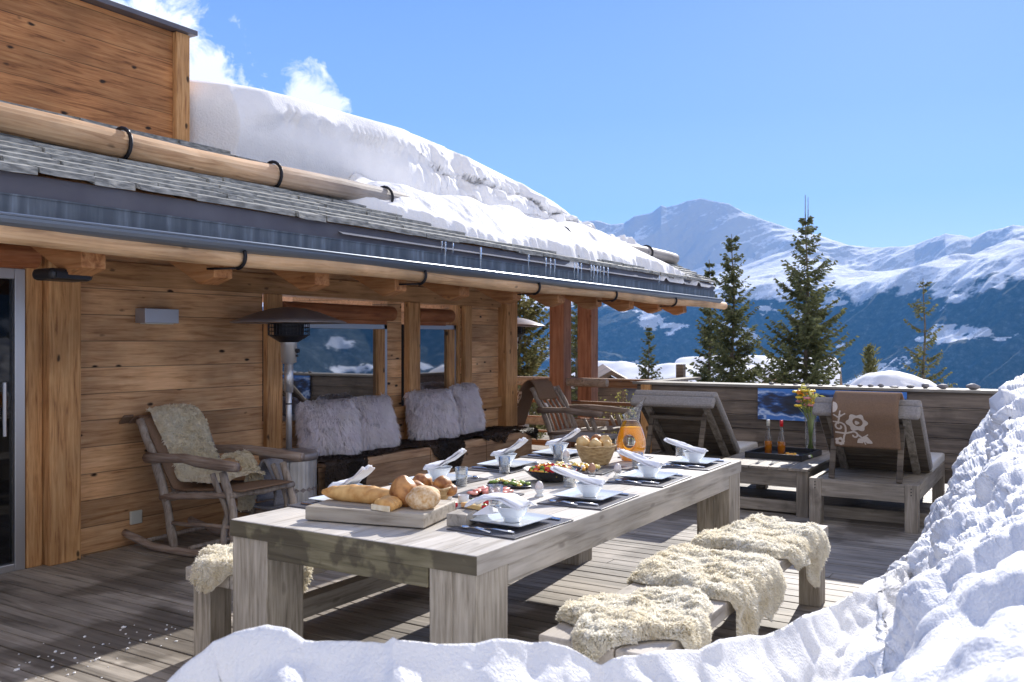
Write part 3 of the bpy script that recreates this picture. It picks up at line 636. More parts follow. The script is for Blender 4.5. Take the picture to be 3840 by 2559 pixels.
# icicles
ic=[(1465,40),(1478,95),(1507,40),(1612,60),(1800,105),(1980,60),(2045,80),(2062,95),(2078,90),(2152,70),(2165,95),(2178,70),(2215,65),(2225,95),(2238,80),(2250,50),(2262,85),(2278,100),(2470,40)]
words=['leftmost of the long thin icicles under the roof snow']
for n_,(px,ln) in enumerate(ic):
    px=px+ (140 if False else 0)
    l=(px+170 if px<1700 else px-1920+1920); px2=px if px>1700 else px+190
    l=(px2-1920)/3400; dx,dy=FW[0]+l*RT[0],FW[1]+l*RT[1]; x=dx/dy*4.48; t=4.48/dy; h=ln/3400*t
    m=MB(); pts=[(0,0,0),(0.001,0,-h*.4),(-.001,0,-h*.8),(0,0,-h)]
    m.tube(pts,[.010,.007,.004,.001],6); o=m.build('icicle',M['ice'],smooth=True); o.location=(x,4.475,rz(4.48)+.01)
    tag(o,'thin clear icicle hanging from the snowy slate eave in front of the grey fascia','icicle','icicles along the eave')
# ------------------------------------------------------------------ fittings on the chalet
t=thing('wall_lamp','grey box lamp on the wooden wall left of the patio heater','lamp',(4.45,5.98,1.65)); CO2=(4.45,5.98,1.65)
MB().box(4.30,4.60,5.86,5.978,1.655,1.765).build('lamp_body',M['lampgrey'],t,CO2,bevel=.004)
MB().box(4.33,4.57,5.885,5.96,1.648,1.654).build('lens',M['socket'],t,CO2)
t=thing('power_socket','small ivory socket cover low on the wooden wall behind the rocking chair','socket',(4.30,5.98,.15))
MB().box(-.05,.05,-.022,-.001,0,.10).build('cover',M['socket'],t,bevel=.006); MB().box(-.035,.035,-.026,-.0225,.02,.08).build('flap',M['socket'],t,bevel=.003)
t=thing('roof_speaker','black rounded speaker under the nearest rafter end above the corner post','speaker',(3.03,4.86,1.88))
MB().box(-.13,.13,-.10,.10,-.02,.045).build('casing',M['blk'],t,bevel=.025); MB().box(-.10,.10,-.106,-.101,-.01,.025).build('grille',M['iron'],t)
# ------------------------------------------------------------------ parapet, banner, stones, railing
t=thing('parapet','dark weathered plank parapet with pale cap closing the far end of the deck','parapet wall',(9.5,2,0)); CO3=(9.5,2,0)
p=MB()
for k in range(6):
    z0=.16+k*.145; p.box(9.5+random.uniform(-.004,.004),9.6,-2.2,4.20,z0+.002,z0+.142)
p.build('planks',M['parap'],t,CO3,bevel=.004)
MB().box(9.46,9.80,-2.3,4.24,1.032,1.06).build('cap',M['cap'],t,CO3,bevel=.004)
p2=MB()
for k in range(6): z0=.16+k*.145; p2.box(9.6,11.0,4.16,4.2,z0+.002,z0+.142)
p2.build('side_planks',M['parap'],t,CO3); MB().box(9.8,11.1,4.02,4.24,1.032,1.06).build('side_cap',M['cap'],t,CO3)
for y in (4.12,3.2,2.22,1.30,.4,-1): MB().box(9.61,9.70,y-.06,y+.06,0,1.03).build('post',M['postz'],t,CO3)
MB().box(9.44,9.50,4.02,4.13,0,1.03).build('corner_post',M['postz'],t,CO3,bevel=.004)
for y in (1.9,): MB().box(9.478,9.495,y-.06,y+.06,.02,1.0).build('batten',M['lounz'],t,CO3)
# panorama banner
def bannermat():
    m=mat('printed_panorama',(.1,.3,.7),.35); nt=m.node_tree; b=nt.nodes['Principled BSDF']; tc=N(nt,'ShaderNodeTexCoord'); sp=N(nt,'ShaderNodeSeparateXYZ'); L(nt,tc.outputs['Object'],sp.inputs[0])
    mp=N(nt,'ShaderNodeMapping'); mp.inputs['Scale'].default_value=(1,2.2,7); mp.inputs['Rotation'].default_value=(.35,0,0); L(nt,tc.outputs['Object'],mp.inputs[0])
    n=N(nt,'ShaderNodeTexNoise'); n.inputs['Scale'].default_value=1.4; n.inputs['Detail'].default_value=8; L(nt,mp.outputs[0],n.inputs['Vector'])
    r=ramp(nt,[(.36,(.01,.015,.03)),(.46,(.012,.03,.09)),(.52,(.03,.13,.42)),(.57,(.55,.68,.88)),(.63,(.06,.20,.58))]); L(nt,n.outputs['Fac'],r.inputs[0])
    h=N(nt,'ShaderNodeMath',operation='MULTIPLY_ADD'); L(nt,sp.outputs['Y'],h.inputs[0]); h.inputs[1].default_value=-.03; L(nt,sp.outputs['Z'],h.inputs[2])
    n2=N(nt,'ShaderNodeTexNoise'); n2.inputs['Scale'].default_value=4; L(nt,tc.outputs['Object'],n2.inputs['Vector'])
    h2=N(nt,'ShaderNodeMath',operation='MULTIPLY_ADD'); L(nt,n2.outputs['Fac'],h2.inputs[0]); h2.inputs[1].default_value=.08; L(nt,h.outputs[0],h2.inputs[2])
    k=N(nt,'ShaderNodeMapRange'); k.inputs['From Min'].default_value=.305; k.inputs['From Max'].default_value=.33; L(nt,h2.outputs[0],k.inputs['Value'])
    x=N(nt,'ShaderNodeMix',data_type='RGBA'); L(nt,k.outputs[0],x.inputs['Factor']); L(nt,r.outputs[0],x.inputs['A']); x.inputs['B'].default_value=(.045,.20,.62,1); L(nt,x.outputs['Result'],b.inputs['Base Color']); return m
t=thing('panorama_board','blue printed mountain panorama fixed along the top of the parapet','picture board',(9.47,2.09,.70))
MB().box(-.006,.006,-.73,.72,0,.325).build('print',bannermat(),t,bevel=.001)
MB().box(-.001,.022,-.70,-.66,.1,.2).box(-.001,.022,.66,.70,.1,.2).build('bracket',M['iron'],t)
# stones on the cap
st=[(1.02-.22,.062,.030),(1.055,.05,.024),(1.21,.038,.026),(1.343,.036,.016),(1.49,.045,.009),(1.615,.030,.018),(1.71,.030,.014),(1.811,.027,.013),(1.93,.022,.010),(2.06,.03,.008),(2.2,.03,.007),(2.33,.025,.008),(2.45,.026,.007),(2.58,.022,.006),(2.70,.03,.014)]
sw=['largest flat round','second largest oval','third round','dark smooth','flat pale slab-like','dark rounded','small dark','little rounded','small grey','thin flat grey','low flat grey','small thin','tiny flat','tiny low','dark upright']
for n_,(y,r,h) in enumerate(st):
    m=MB(); m.blob((0,0,h*.95),(r*.75,r,h),14,9,.18,seed=n_+3); o=m.build('stone',M['stone'],smooth=True); o.location=(9.585,y,1.060)
    tag(o,f"{sw[n_]} stone, {['first','second','third','fourth','fifth','sixth','seventh','eighth','ninth','tenth','eleventh','twelfth','thirteenth','fourteenth','fifteenth'][n_]} from the snowbank in the row on the parapet cap",'stone','stones in a row on the parapet cap')
# railing at the far left corner of the deck
t=thing('railing','brown wooden terrace railing with horizontal rails behind the far chair','railing',(11,5.5,0)); CR=(11,5.5,0)
for z,h in ((.94,.09),(.68,.045),(.42,.10),(.26,.03),(.10,.08)):
    MB().box(11.0,11.06,4.2,8.2,z-h/2,z+h/2).build('rail',M['rail'],t,CR,bevel=.004)
MB().box(10.97,11.12,4.2,8.2,.99,1.015).build('rail',M['rail'],t,CR,bevel=.003)
for y in (4.30,6.9,8.0): MB().box(11.065,11.16,y-.05,y+.05,-.2,1.0 if y>5 else 1.22).build('post',M['parap'],t,CR,bevel=.004)
# ------------------------------------------------------------------ big dining table
TX0,TX1,TY0,TY1=2.66,5.667,1.79,3.054
t=thing('dining_table','long heavy weathered oak dining table laid for breakfast','table',(4.16,2.42,0)); CT=(4.16,2.42,0)
top=MB()
for k in range(8):
    y0=TY0+k*.158; top.box(TX0+.001*(k%2),TX1,y0+.0008,y0+.1572,.6915,.76+random.uniform(-.0006,.0006))
top.build('tabletop',M['tabx'],t,CT,bevel=.003)
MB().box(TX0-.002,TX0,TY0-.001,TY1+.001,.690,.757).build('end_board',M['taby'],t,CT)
MB().box(TX0,TX1,TY0-.002,TY0-.0005,.690,.757).build('side_board',M['taboak'],t,CT)
for a in ((TX0+.22,TX1-.22,TY0+.004,TY0+.06),(TX0+.22,TX1-.22,TY1-.06,TY1-.004)): MB().box(*a,.610,.689).build('apron',M['taboak'],t,CT,bevel=.003)
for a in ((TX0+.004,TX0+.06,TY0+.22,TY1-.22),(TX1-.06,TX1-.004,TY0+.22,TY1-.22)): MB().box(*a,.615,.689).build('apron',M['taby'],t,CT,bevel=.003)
for x0 in (TX0+.006,TX1-.216):
    for y0 in (TY0+.004,TY1-.214):
        m=MB(); m.box(x0,x0+.21,y0,y0+.1035,0,.6905); m.box(x0+.001,x0+.209,y0+.1055,y0+.21,0,.6905); m.build('leg',M['tabz'],t,CT,bevel=.004)
# ------------------------------------------------------------------ benches
def bench(name,label,x0,x1,y0,y1,stretch):
    t=thing(name,label,'bench',((x0+x1)/2,(y0+y1)/2,0),group='benches along the dining table'); C0=((x0+x1)/2,(y0+y1)/2,0)
    w=(y1-y0)/3
    for k in range(3): MB().box(x0,x1,y0+k*w+.003,y0+(k+1)*w-.003,.375,.44).build('seat_plank',M['tabx2'],t,C0,bevel=.006)
    for x in (x0+.04,x1-.17):
        for y in (y0+.012,y1-.132): MB().box(x,x+.13,y,y+.12,0,.374).build('leg',M['tabz'],t,C0,bevel=.004)
    if stretch: MB().box(x0+.17,x1-.17,(y0+y1)/2-.045,(y0+y1)/2+.045,.10,.20).build('stretcher',M['taboak'],t,C0,bevel=.004)
    return t
M['tabx2']=wood('weathered_oak_bench',(.43,.385,.33),(.26,.225,.185),(.55,.50,.44),'x',1.2,.3,(.10,.08,.06),bump=.0015)
bench('bench','weathered plank bench on the snowbank side of the table, under three sheepskins',2.89,5.49,1.21,1.675,False)
bench('bench','weathered plank bench on the house side of the table, sheepskin on its near end',2.87,5.49,3.15,3.615,True)
# ------------------------------------------------------------------ fur
def fur(V,F,n,ln,wd,curl=.3,droop=.3,clump=.0,clumpsc=30,seed=0,fj=.8,lenvar=.4,comb=(0,0,0)):
    """strand strips grown on the quads F of V; returns arrays"""
    r=np.random.default_rng(int(seed*10))
    A=V[F[:,0]];B=V[F[:,1]];C=V[F[:,2]];D=V[F[:,3]]
    nr=np.cross(C-A,D-B); ar=np.linalg.norm(nr,axis=1)+1e-12; nr=nr/ar[:,None]
    idx=r.choice(len(F),n,p=ar/ar.sum()); u=r.random((n,1)); v=r.random((n,1))
    P=(A[idx]*(1-u)+B[idx]*u)*(1-v)+(D[idx]*(1-u)+C[idx]*u)*v; Nn=nr[idx]
    f=np.stack([vn(P[:,0]*clumpsc,P[:,1]*clumpsc,P[:,2]*clumpsc,s) for s in (61,62,63)],1)*curl
    f2=r.normal(0,.22,(n,3))
    d=Nn+f+f2*fj+np.array(comb); d/=np.linalg.norm(d,axis=1)[:,None]
    l=ln*(1-lenvar*r.random((n,1)))*(1+.35*vn(P[:,0]*9,P[:,1]*9,P[:,2]*9,77))[:,None]
    sd=np.cross(d,Nn*1.0+r.normal(0,.38,(n,3))+f*.3); sd/=np.linalg.norm(sd,axis=1)[:,None]; w=wd*(.6+.8*r.random((n,1)))
    g=np.array([0,0,-1.])
    p1=P+d*l*.5+g*l*droop*.18; dd=d*.5+f*.5+f2*.35+g*droop; dd/=np.linalg.norm(dd,axis=1)[:,None]; p2=p1+dd*l*.5
    Vs=np.stack([P-sd*w,P+sd*w,p1-sd*w*.9,p1+sd*w*.9,p2],1).reshape(-1,3)
    b=np.arange(n)[:,None]*5
    Fq=np.concatenate([b+np.array([0,1,3,2]),np.concatenate([b+np.array([2,3,4]),-np.ones((n,1),int)],1)],0)
    return Vs,Fq
def furry(name,P,mat_,n,ln,wd,wrap=False,parent=None,thick=None,**k):
    a,b=P.shape[:2]; V=P.reshape(-1,3); i=np.arange(a*b).reshape(a,b)
    if wrap: i=np.concatenate([i,i[:,:1]],1)
    F=np.stack([i[:-1,:-1],i[1:,:-1],i[1:,1:],i[:-1,1:]],-1).reshape(-1,4)
    Vs,Fs=fur(V,F,n,ln,wd,**k)
    Fs=np.where(Fs>=0,Fs+len(V),-1)
    return npmesh(name,np.concatenate([V,Vs]),np.concatenate([F,Fs]),mat_,parent)
def hide_outline(th,seed):
    return 1+.16*np.cos(4*th+seed)+.10*np.cos(2*th+seed*2.1)+.06*np.sin(7*th+seed)+.05*np.sin(5*th-seed)
def skin_on_bench(label,cx,cy,x0,x1,y0,y1,zt,ax,ay,rot,seed,mat_=None,n=15000,ln=.026):
    th=np.linspace(0,2*math.pi,161)[:-1]; rr=np.linspace(0.02,1,60)
    RR,TH=np.meshgrid(rr,th,indexing='ij'); o=hide_outline(TH,seed)
    U=RR*o*ax*np.cos(TH); Vv=RR*o*ay*np.sin(TH); u=cx+U*math.cos(rot)-Vv*math.sin(rot); v=cy+U*math.sin(rot)+Vv*math.cos(rot)
    # drape over y edges and x ends
    X=u.copy(); Y=v.copy(); Z=np.full_like(u,zt)
    def fold(C,lo,hi,Z):
        rb=.035
        over=np.maximum(C-hi,0); C2=np.where(over>0,hi+np.minimum(over,rb*1.57)*.62+.004*0,C); Z=Z-np.maximum(over-.01,0)*np.clip(over/rb,0,1)
        ov=np.maximum(lo-C,0); C2=np.where(ov>0,lo-np.minimum(ov,rb*1.57)*.62,C2); Z=Z-np.maximum(ov-.01,0)*np.clip(ov/rb,0,1)
        return C2,Z
    Y,Z=fold(Y,y0,y1,Z); X,Z=fold(X,x0,x1,Z)
    lum=.016*fbm(u*9,v*9,0,3,seed+5)+.020+.010*np.abs(vn(u*22,v*22,0,seed+8))+.006*fbm(u*30,v*30,0,2,seed+6)
    edge=sst(1,.86,RR); Z=Z+.006+(.014+lum)*edge
    Z=np.maximum(Z,.02)
    hang=(zt-Z)>.05; Y=Y+np.where(hang,(.012*np.sin(u*26+seed))*1.0,0)*np.where(v<cy,-1,1)
    P=np.stack([X,Y,Z],-1)
    c0=np.array([cx,cy,zt]); ob=furry('sheepskin',P-c0,mat_ or M['wool'],n,ln,.0036,wrap=True,curl=.55,droop=.35,clumpsc=38,seed=seed,comb=(0,-.2,0),fj=.45)
    ob.location=c0; tag(ob,label,'sheepskin','sheepskins on the benches'); return ob
BX=(2.89,5.49,1.21,1.675)
skin_on_bench('cream sheepskin lying nearest the camera on the bench by the snowbank',3.24,1.42,*BX,.44,.34,.28,.15,1,n=42000)
skin_on_bench('middle cream sheepskin on the bench by the snowbank, draped far down its outer side',4.02,1.37,*BX,.44,.36,.45,-.2,2.3,n=42000)
skin_on_bench('farthest sheepskin on the bench by the snowbank, one flap hanging beside the end leg',4.88,1.38,*BX,.44,.42,.36,-.2,3.6,n=36000)
skin_on_bench('sheepskin folded over the near end of the bench on the house side',3.10,3.38,2.87,5.49,3.15,3.615,.44,.25,.34,.1,.4,n=12000)
# ------------------------------------------------------------------ wall bench with hides and pillows
t=thing('wall_bench','low larch box bench along the chalet wall under the windows','bench',(7.5,5.7,0)); CW=(7.5,5.7,0)
for a,b in ((6.18,7.15),(7.16,8.15),(8.16,9.12)): MB().box(a,b,5.36,5.39,.05,.475).build('front_panel',M['bench'],t,CW,bevel=.004)
MB().box(5.72,9.12,5.391,5.92,.44,.478).build('seat',M['bench'],t,CW,bevel=.004)
MB().box(5.70,6.17,5.44,5.46,.03,.44).build('front_panel',M['bench'],t,CW); MB().box(9.09,9.12,5.391,5.92,.03,.439).build('side_panel',M['bench'],t,CW)
def cowhide(label,x0,x1,seed,ov):
    us=np.linspace(0,1,90); vs=np.linspace(0,1,70); U,Vv=np.meshgrid(us,vs,indexing='ij')
    X=x0+(x1-x0)*U+.05*fbm(Vv*4,U*0+seed,0,3,seed); over=np.interp(X,*ov)+.05*fbm(X*5,X*0,0,4,seed)
    s=(Vv)*(.52+over)     # distance from the wall side
    Y=5.90-s; Z=np.full_like(Y,.492)
    d=s-.52; Y=np.where(d>0,5.38-np.minimum(d,.05)*.7,Y)-np.where(d>0.05,.012*np.sin(X*17+seed),0)
    Z=Z-np.maximum(d-.02,0)+.012*fbm(X*5,Y*5,0,3,seed+1)+.006
    P=np.stack([X,Y,np.maximum(Z,.02)],-1); c0=np.array([(x0+x1)/2,5.6,.49])
    o=furry('cowhide',(P-c0)[:, ::-1],M['cowhide'],9000,.022,.003,curl=.5,droop=.6,seed=seed,comb=(0,-.6,-.2)); o.location=c0
    tag(o,label,'hide','dark hides on the wall bench')
cowhide('dark brown cowhide on the left half of the wall bench, hanging to the floor',5.66,7.62,3,([5.6,6.15,6.22,7.1,7.2,7.6],[.44,.42,.05,.03,.17,.30]))
cowhide('dark brown cowhide on the right half of the wall bench, near the far chair',7.58,9.22,9,([7.5,7.62,7.75,8.2,8.35,8.5,8.6,9.2],[.34,.30,.04,.03,.13,.15,.03,.10]))
def pillow(label,c,sx,sz,th_,rotz,lean,seed,n=15000):
    nu,nv=26,26; F=[];
    u=np.linspace(-1,1,nu); v=np.linspace(-1,1,nv); U,Vv=np.meshgrid(u,v,indexing='ij')
    prof=np.clip((1-np.abs(U)**2.6),0,1)**.55*np.clip((1-np.abs(Vv)**2.6),0,1)**.55
    pin=1-.06*(1-np.abs(U)**2)*np.abs(Vv)-.06*(1-np.abs(Vv)**2)*np.abs(U)
    ww=[]
    Mx=Matrix.Rotation(rotz,3,'Z')@Matrix.Rotation(lean,3,'X')
    mm=np.array(Mx)
    VV=[];FF=[];off=0
    for s_ in (-1,1):
        P=np.stack([U*sx/2*pin,s_*prof*th_/2,Vv*sz/2*pin],-1)
        if s_<0: pass
        P=P@mm.T; i=np.arange(nu*nv).reshape(nu,nv)+off
        q=np.stack([i[:-1,:-1],i[1:,:-1],i[1:,1:],i[:-1,1:]],-1).reshape(-1,4)
        if s_>0: q=q[:,::-1]
        VV.append(P.reshape(-1,3)); FF.append(q); off+=nu*nv
    V=np.concatenate(VV);F=np.concatenate(FF)
    Vs,Fs=fur(V,F,n,.11,.0040,curl=.55,droop=.8,clumpsc=20,seed=seed); Fs=np.where(Fs>=0,Fs+len(V),-1)
    o=npmesh('fur_pillow',np.concatenate([V,Vs]),np.concatenate([F,Fs]),M['whitefur']); o.location=c
    tag(o,label,'pillow','white fur pillows on the wall bench')
pillow('leftmost white long-haired fur pillow on the wall bench, facing the camera',(6.08,5.70,.745),.50,.47,.17,R(-24),R(-14),1)
pillow('white fur pillow second from the left, leaning behind the leftmost one',(6.74,5.74,.745),.46,.47,.16,R(-8),R(-16),2)
pillow('white fur pillow third from the left, large and leaning below the narrow window',(7.66,5.72,.755),.50,.49,.19,R(-20),R(-16),3)
pillow('rightmost white fur pillow with a tufted top corner',(8.36,5.76,.775),.44,.52,.16,R(4),R(-12),4)
# ------------------------------------------------------------------ patio heaters
def heater(label,loc):
    t=thing('patio_heater',label,'patio heater',loc,group=None)
    pr=[(.215,.03),(.222,.05),(.225,.28)]
    b=MB(); n=56
    rib=lambda tt,z:1+.006*(1 if math.cos(tt*28)>0 else -1)
    b.lathe([(.205,.02),(.22,.035),(.222,.29),(.2225,.30)],n=112,wob=rib); b.lathe([(.2245,.30),(.2245,.345)],n=56,capb=False,capt=False); b.lathe([(.2225,.345),(.224,.56),(.224,.575)],n=112,wob=rib,capt=False)
    b.build('tank_housing',M['steel2'],t,smooth=False)
    MB().lathe([(.235,.555),(.238,.60),(.22,.618),(.10,.63),(.03,.635)],n=40).build('tank_lid',M['hood'],t,smooth=True)
    z=MB()
    for k in range(24):
        a=2*math.pi*k/24; 
        z.v+=[(math.cos(a-math.pi/24)*.229,math.sin(a-math.pi/24)*.229,.322),(math.cos(a)*.229,math.sin(a)*.229,.303),(math.cos(a)*.229,math.sin(a)*.229,.341)]; z.f.append((3*k,3*k+1,3*((k+1)%24),3*k+2))
    z.build('diamond_band',M['hood'],t)
    MB().lathe([(.19,0),(.215,.005),(.215,.019)],n=32).build('base_ring',M['blk'],t)
    MB().lathe([(.024,.63),(.024,1.22)],n=14).build('pole',M['satin'],t,smooth=True); MB().lathe([(.036,1.10),(.036,1.34)],n=16).build('sleeve',M['satin'],t,smooth=True)
    MB().lathe([(.027,1.00),(.027,1.012)],n=14).build('pole_ring',M['blk'],t)
    h=MB().lathe([(.04,1.335),(.062,1.345),(.066,1.50),(.072,1.51)],n=24).build('control_head',M['satin'],t,smooth=True)
    MB().tube([(.02,-.06,1.44),(.03,-.085,1.44)],.018,10).build('knob',M['blk'],h); MB().tube([(.02,-.06,1.40),(.03,-.075,1.40)],.009,8).build('button',M['blk'],h)
    MB().lathe([(.075,1.51),(.155,1.56),(.157,1.57)],n=28).build('burner_cone',M['iron'],t)
    cg=MB()
    for k in range(36):
        a=2*math.pi*k/36; cg.tube([(math.cos(a)*.165,math.sin(a)*.165,1.565),(math.cos(a)*.165,math.sin(a)*.165,1.665)],.003,4)
    for zz in (1.568,1.60,1.632,1.662): cg.tube([(math.cos(2*math.pi*k/24)*.165,math.sin(2*math.pi*k/24)*.165,zz) for k in range(25)],.003,4)
    cg.build('burner_cage',M['iron'],t)
    MB().lathe([(.12,1.57),(.125,1.66)],n=24).build('burner',M['iron'],t)
    MB().lathe([(.465,1.668),(.467,1.674),(.40,1.70),(.25,1.755),(.14,1.785),(.10,1.79),(.02,1.80)],n=48,capb=False).build('reflector_hood',M['hood'],t,smooth=True)
    MB().lathe([(.462,1.666),(.25,1.74),(.02,1.78)],n=48,capb=False).build('hood_lining',M['hood'],t,smooth=True)
    return t
M['steel2']=noisy('galvanised_housing',(.55,.56,.58),(.70,.71,.73),6,.35,0,metal=.9)
heater('tall patio heater with steel ribbed base beside the wall bench',(5.36,5.46,0))
h2=heater('patio heater behind the chalet corner, only the tip of its hood showing',(11.05,6.80,.06))
# ------------------------------------------------------------------ rocking chairs of driftwood (forward = -y)
def rocking(label,loc,rz,group='driftwood rocking chairs'):
    t=thing('rocking_chair',label,'chair',loc,rz,group)
    def lg(name,pts,r,m='chair'):
        P=[];Rr=[]
        for a,b in zip(pts[:-1],pts[1:]):
            for k in range(4): 
                q=k/4; P.append(Vector(a).lerp(Vector(b),q)+Vector((random.uniform(-1,1),random.uniform(-1,1),random.uniform(-1,1)))*.004); Rr.append(r*random.uniform(.9,1.12))
        P.append(Vector(pts[-1])); Rr.append(r*.95)
        return MB().tube(P,Rr,9,jit=.06).build(name,M[m],t,smooth=True)
    # local origin: x -.29..+.29, y: 0 = seat middle, back +
    for s in (-.29,.29):
        lg('rocker',[(s*1.02,.72,.10),(s*1.02,.42,.035),(s*1.02,.10,.028),(s,-.25,.045),(s*.98,-.5,.12)],.028,'chairy')
        lg('back_leg',[(s,.18,.05),(s*.97,.30,.42),(s*.94,.42,.68),(s*.92,.58,.94)],.031)
        lg('front_leg',[(s,-.52+.10,.07),(s,-.40,.36),(s,-.30,.62)],.028)
        lg('brace',[(s,-.30,.07),(s,-.34,.36),(s,-.20,.60)],.020)
        lg('armrest',[(s*1.06,.46,.675),(s*1.08,.05,.69),(s*1.08,-.46,.665)],.036,'chairy')
        lg('seat_rail',[(s,.32,.40),(s,-.38,.47)],.024,'chairy')
        lg('side_stretcher',[(s,.20,.22),(s,-.40,.25)],.016,'chairy')
    lg('crossbar',[(-.31,.27,.39),(.31,.27,.39)],.024); lg('crossbar',[(-.31,-.38,.46),(.31,-.38,.46)],.024)
    lg('crossbar',[(-.29,.58,.92),(.29,.58,.92)],.024); lg('crossbar',[(-.30,.02,.06),(.30,.02,.06)],.017); lg('crossbar',[(-.30,.5,.06),(.30,.5,.06)],.017)
    for k in range(5):
        x=-.2+.1*k; lg('back_slat',[(x,.29,.42),(x,.42,.70),(x,.575,.91)],.016)
    sb=MB()
    for k in range(7): sb.tube([(-.28,.24-.1*k,.415+.009*k),(0,.24-.1*k,.425+.009*k),(.28,.24-.1*k,.415+.009*k)],.020,7,jit=.1)
    sb.build('seat',M['chair'],t,smooth=True)
    return t
c1=rocking('driftwood rocking chair with beige fleece by the wall, left of the patio heater',(4.53,5.27,0),R(2))
c2=dup(c1,(9.85,5.06,0),R(-6),'second driftwood rocking chair beyond the wall bench, with a brown blanket over its back')
def slab(path,x0,x1,th=.014,nx=14,wav=.006,seed=0,Mx=None):
    """cloth following path [(y,z)] over x0..x1"""
    P=[]; n=len(path)
    pts=[]
    for a,b in zip(path[:-1],path[1:]):
        for k in range(6): pts.append((a[0]+(b[0]-a[0])*k/6,a[1]+(b[1]-a[1])*k/6))
    pts.append(path[-1]); pts=np.array(pts)
    for _ in range(3): pts[1:-1]=(pts[:-2]+2*pts[1:-1]+pts[2:])/4
    d=np.gradient(pts,axis=0); nn=np.stack([-d[:,1],d[:,0]],1); nn/=np.linalg.norm(nn,axis=1)[:,None]+1e-9
    xs=np.linspace(x0,x1,nx)
    G=[]
    for s_ in (0,1):
        Y=pts[:,0][None,:]+nn[:,0][None,:]*th*s_; Z=pts[:,1][None,:]+nn[:,1][None,:]*th*s_; X=np.repeat(xs[:,None],len(pts),1)
        Y=np.repeat(Y,nx,0)+wav*fbm(X*9,np.repeat(np.arange(len(pts))[None,:]*.08,nx,0),0,3,seed); Z=np.repeat(Z,nx,0)
        G.append(np.stack([X,Y,Z],-1))
    loop=np.concatenate([G[0],G[1][:,::-1]],1)
    V=loop.reshape(-1,3); m_=loop.shape[1]; i=np.arange(nx*m_).reshape(nx,m_); i=np.concatenate([i,i[:,:1]],1)
    F=[tuple(q) for q in np.stack([i[:-1,:-1],i[1:,:-1],i[1:,1:],i[:-1,1:]],-1).reshape(-1,4)]
    F+= [tuple(range(m_)),tuple(range((nx-1)*m_,nx*m_))[::-1]]
    return MB().add([tuple(v) for v in V],F)
# flower pattern strips (flat felt applique)
def ribbon(m,pts,w,n=3):
    pts=[np.array(p,float) for p in pts]
    P=[]
    for i in range(len(pts)-1):
        for k in range(6): P.append(pts[i]+(pts[i+1]-pts[i])*k/6)
    P.append(pts[-1]); P=np.array(P)
    for _ in range(4): P[1:-1]=(P[:-2]+2*P[1:-1]+P[2:])/4
    d=np.gradient(P,axis=0); d/=np.linalg.norm(d,axis=1)[:,None]+1e-9; nn=np.stack([-d[:,1],d[:,0]],1)
    W_=np.full(len(P),w); W_[-4:]*=.7
    a=P+nn*W_[:,None]/2; b=P-nn*W_[:,None]/2
    return a,b
def motif(put,scale=1,ox=0,oz=0):
    """flower scroll in the (u,v) plane; put(u,v)->3D; returns MB"""
    m=MB()
    def rib(pts,w):
        a,b=ribbon(m,[(ox+p[0]*scale,oz+p[1]*scale) for p in pts],w*scale); vs=[put(*p) for p in a]+[put(*p) for p in b]; n=len(a)
        m.add(vs,[(k,k+1,n+k+1,n+k) for k in range(n-1)])
    def ring(cu,cv,r0,r1,lob):
        n=48; vs=[]
        for k in range(n):
            t=2*math.pi*k/n; r=r1*(1+.13*math.cos(lob*t)); vs.append(put(ox+scale*(cu+math.cos(t)*r),oz+scale*(cv+math.sin(t)*r)))
        for k in range(n):
            t=2*math.pi*k/n; r=r0*(1+.25*math.cos(t-.8)); vs.append(put(ox+scale*(cu+math.cos(t)*r),oz+scale*(cv+math.sin(t)*r)))
        m.add(vs,[(k,(k+1)%n,n+(k+1)%n,n+k) for k in range(n)])
    ring(.62,.66,.13,.26,6); ring(.62,.66,.0,.06,3)
    sp=[(.15+.16*(1-k/16)*math.cos(k*.55),.52+.16*(1-k/16)*math.sin(k*.55)) for k in range(14)]
    rib([(.20,-.05),(.24,.2),(.30,.36)]+sp,.05)
    rib([(.02,.34),(.3,.30),(.45,.36)]+[(.52+.13*(1-k/14)*math.cos(2.6-k*.55),.26+.13*(1-k/14)*math.sin(2.6-k*.55)) for k in range(12)],.05)
    rib([(.60,.30),(.72,.18),(.92,.12)],.05); rib([(.72,.18),(.88,.30)],.05); rib([(.74,.17),(.80,-.02)],.05)
    rib([(.12,.60),(.18,.84),(.20,1.02)],.05); rib([(.17,.80),(.02,.90)],.05); rib([(.18,.84),(.34,.94)],.05); rib([(.13,.66),(-.04,.68)],.05)
    ring(.12,.05,.04,.12,5)
    return m
from mathutils.bvhtree import BVHTree
def onto(ob,org,dr,off=.004):
    me=ob.data; t=BVHTree.FromPolygons([v.co for v in me.vertices],[tuple(p.vertices) for p in me.polygons])
    def put(p):
        p=(min(max(p[0],-.238),.262),p[1],max(p[2],.652))
        h=t.ray_cast(Vector(p)+Vector(org),Vector(dr))
        q=h[0] if h[0] is not None else Vector(p)
        return tuple(q-Vector(dr)*off)
    return put
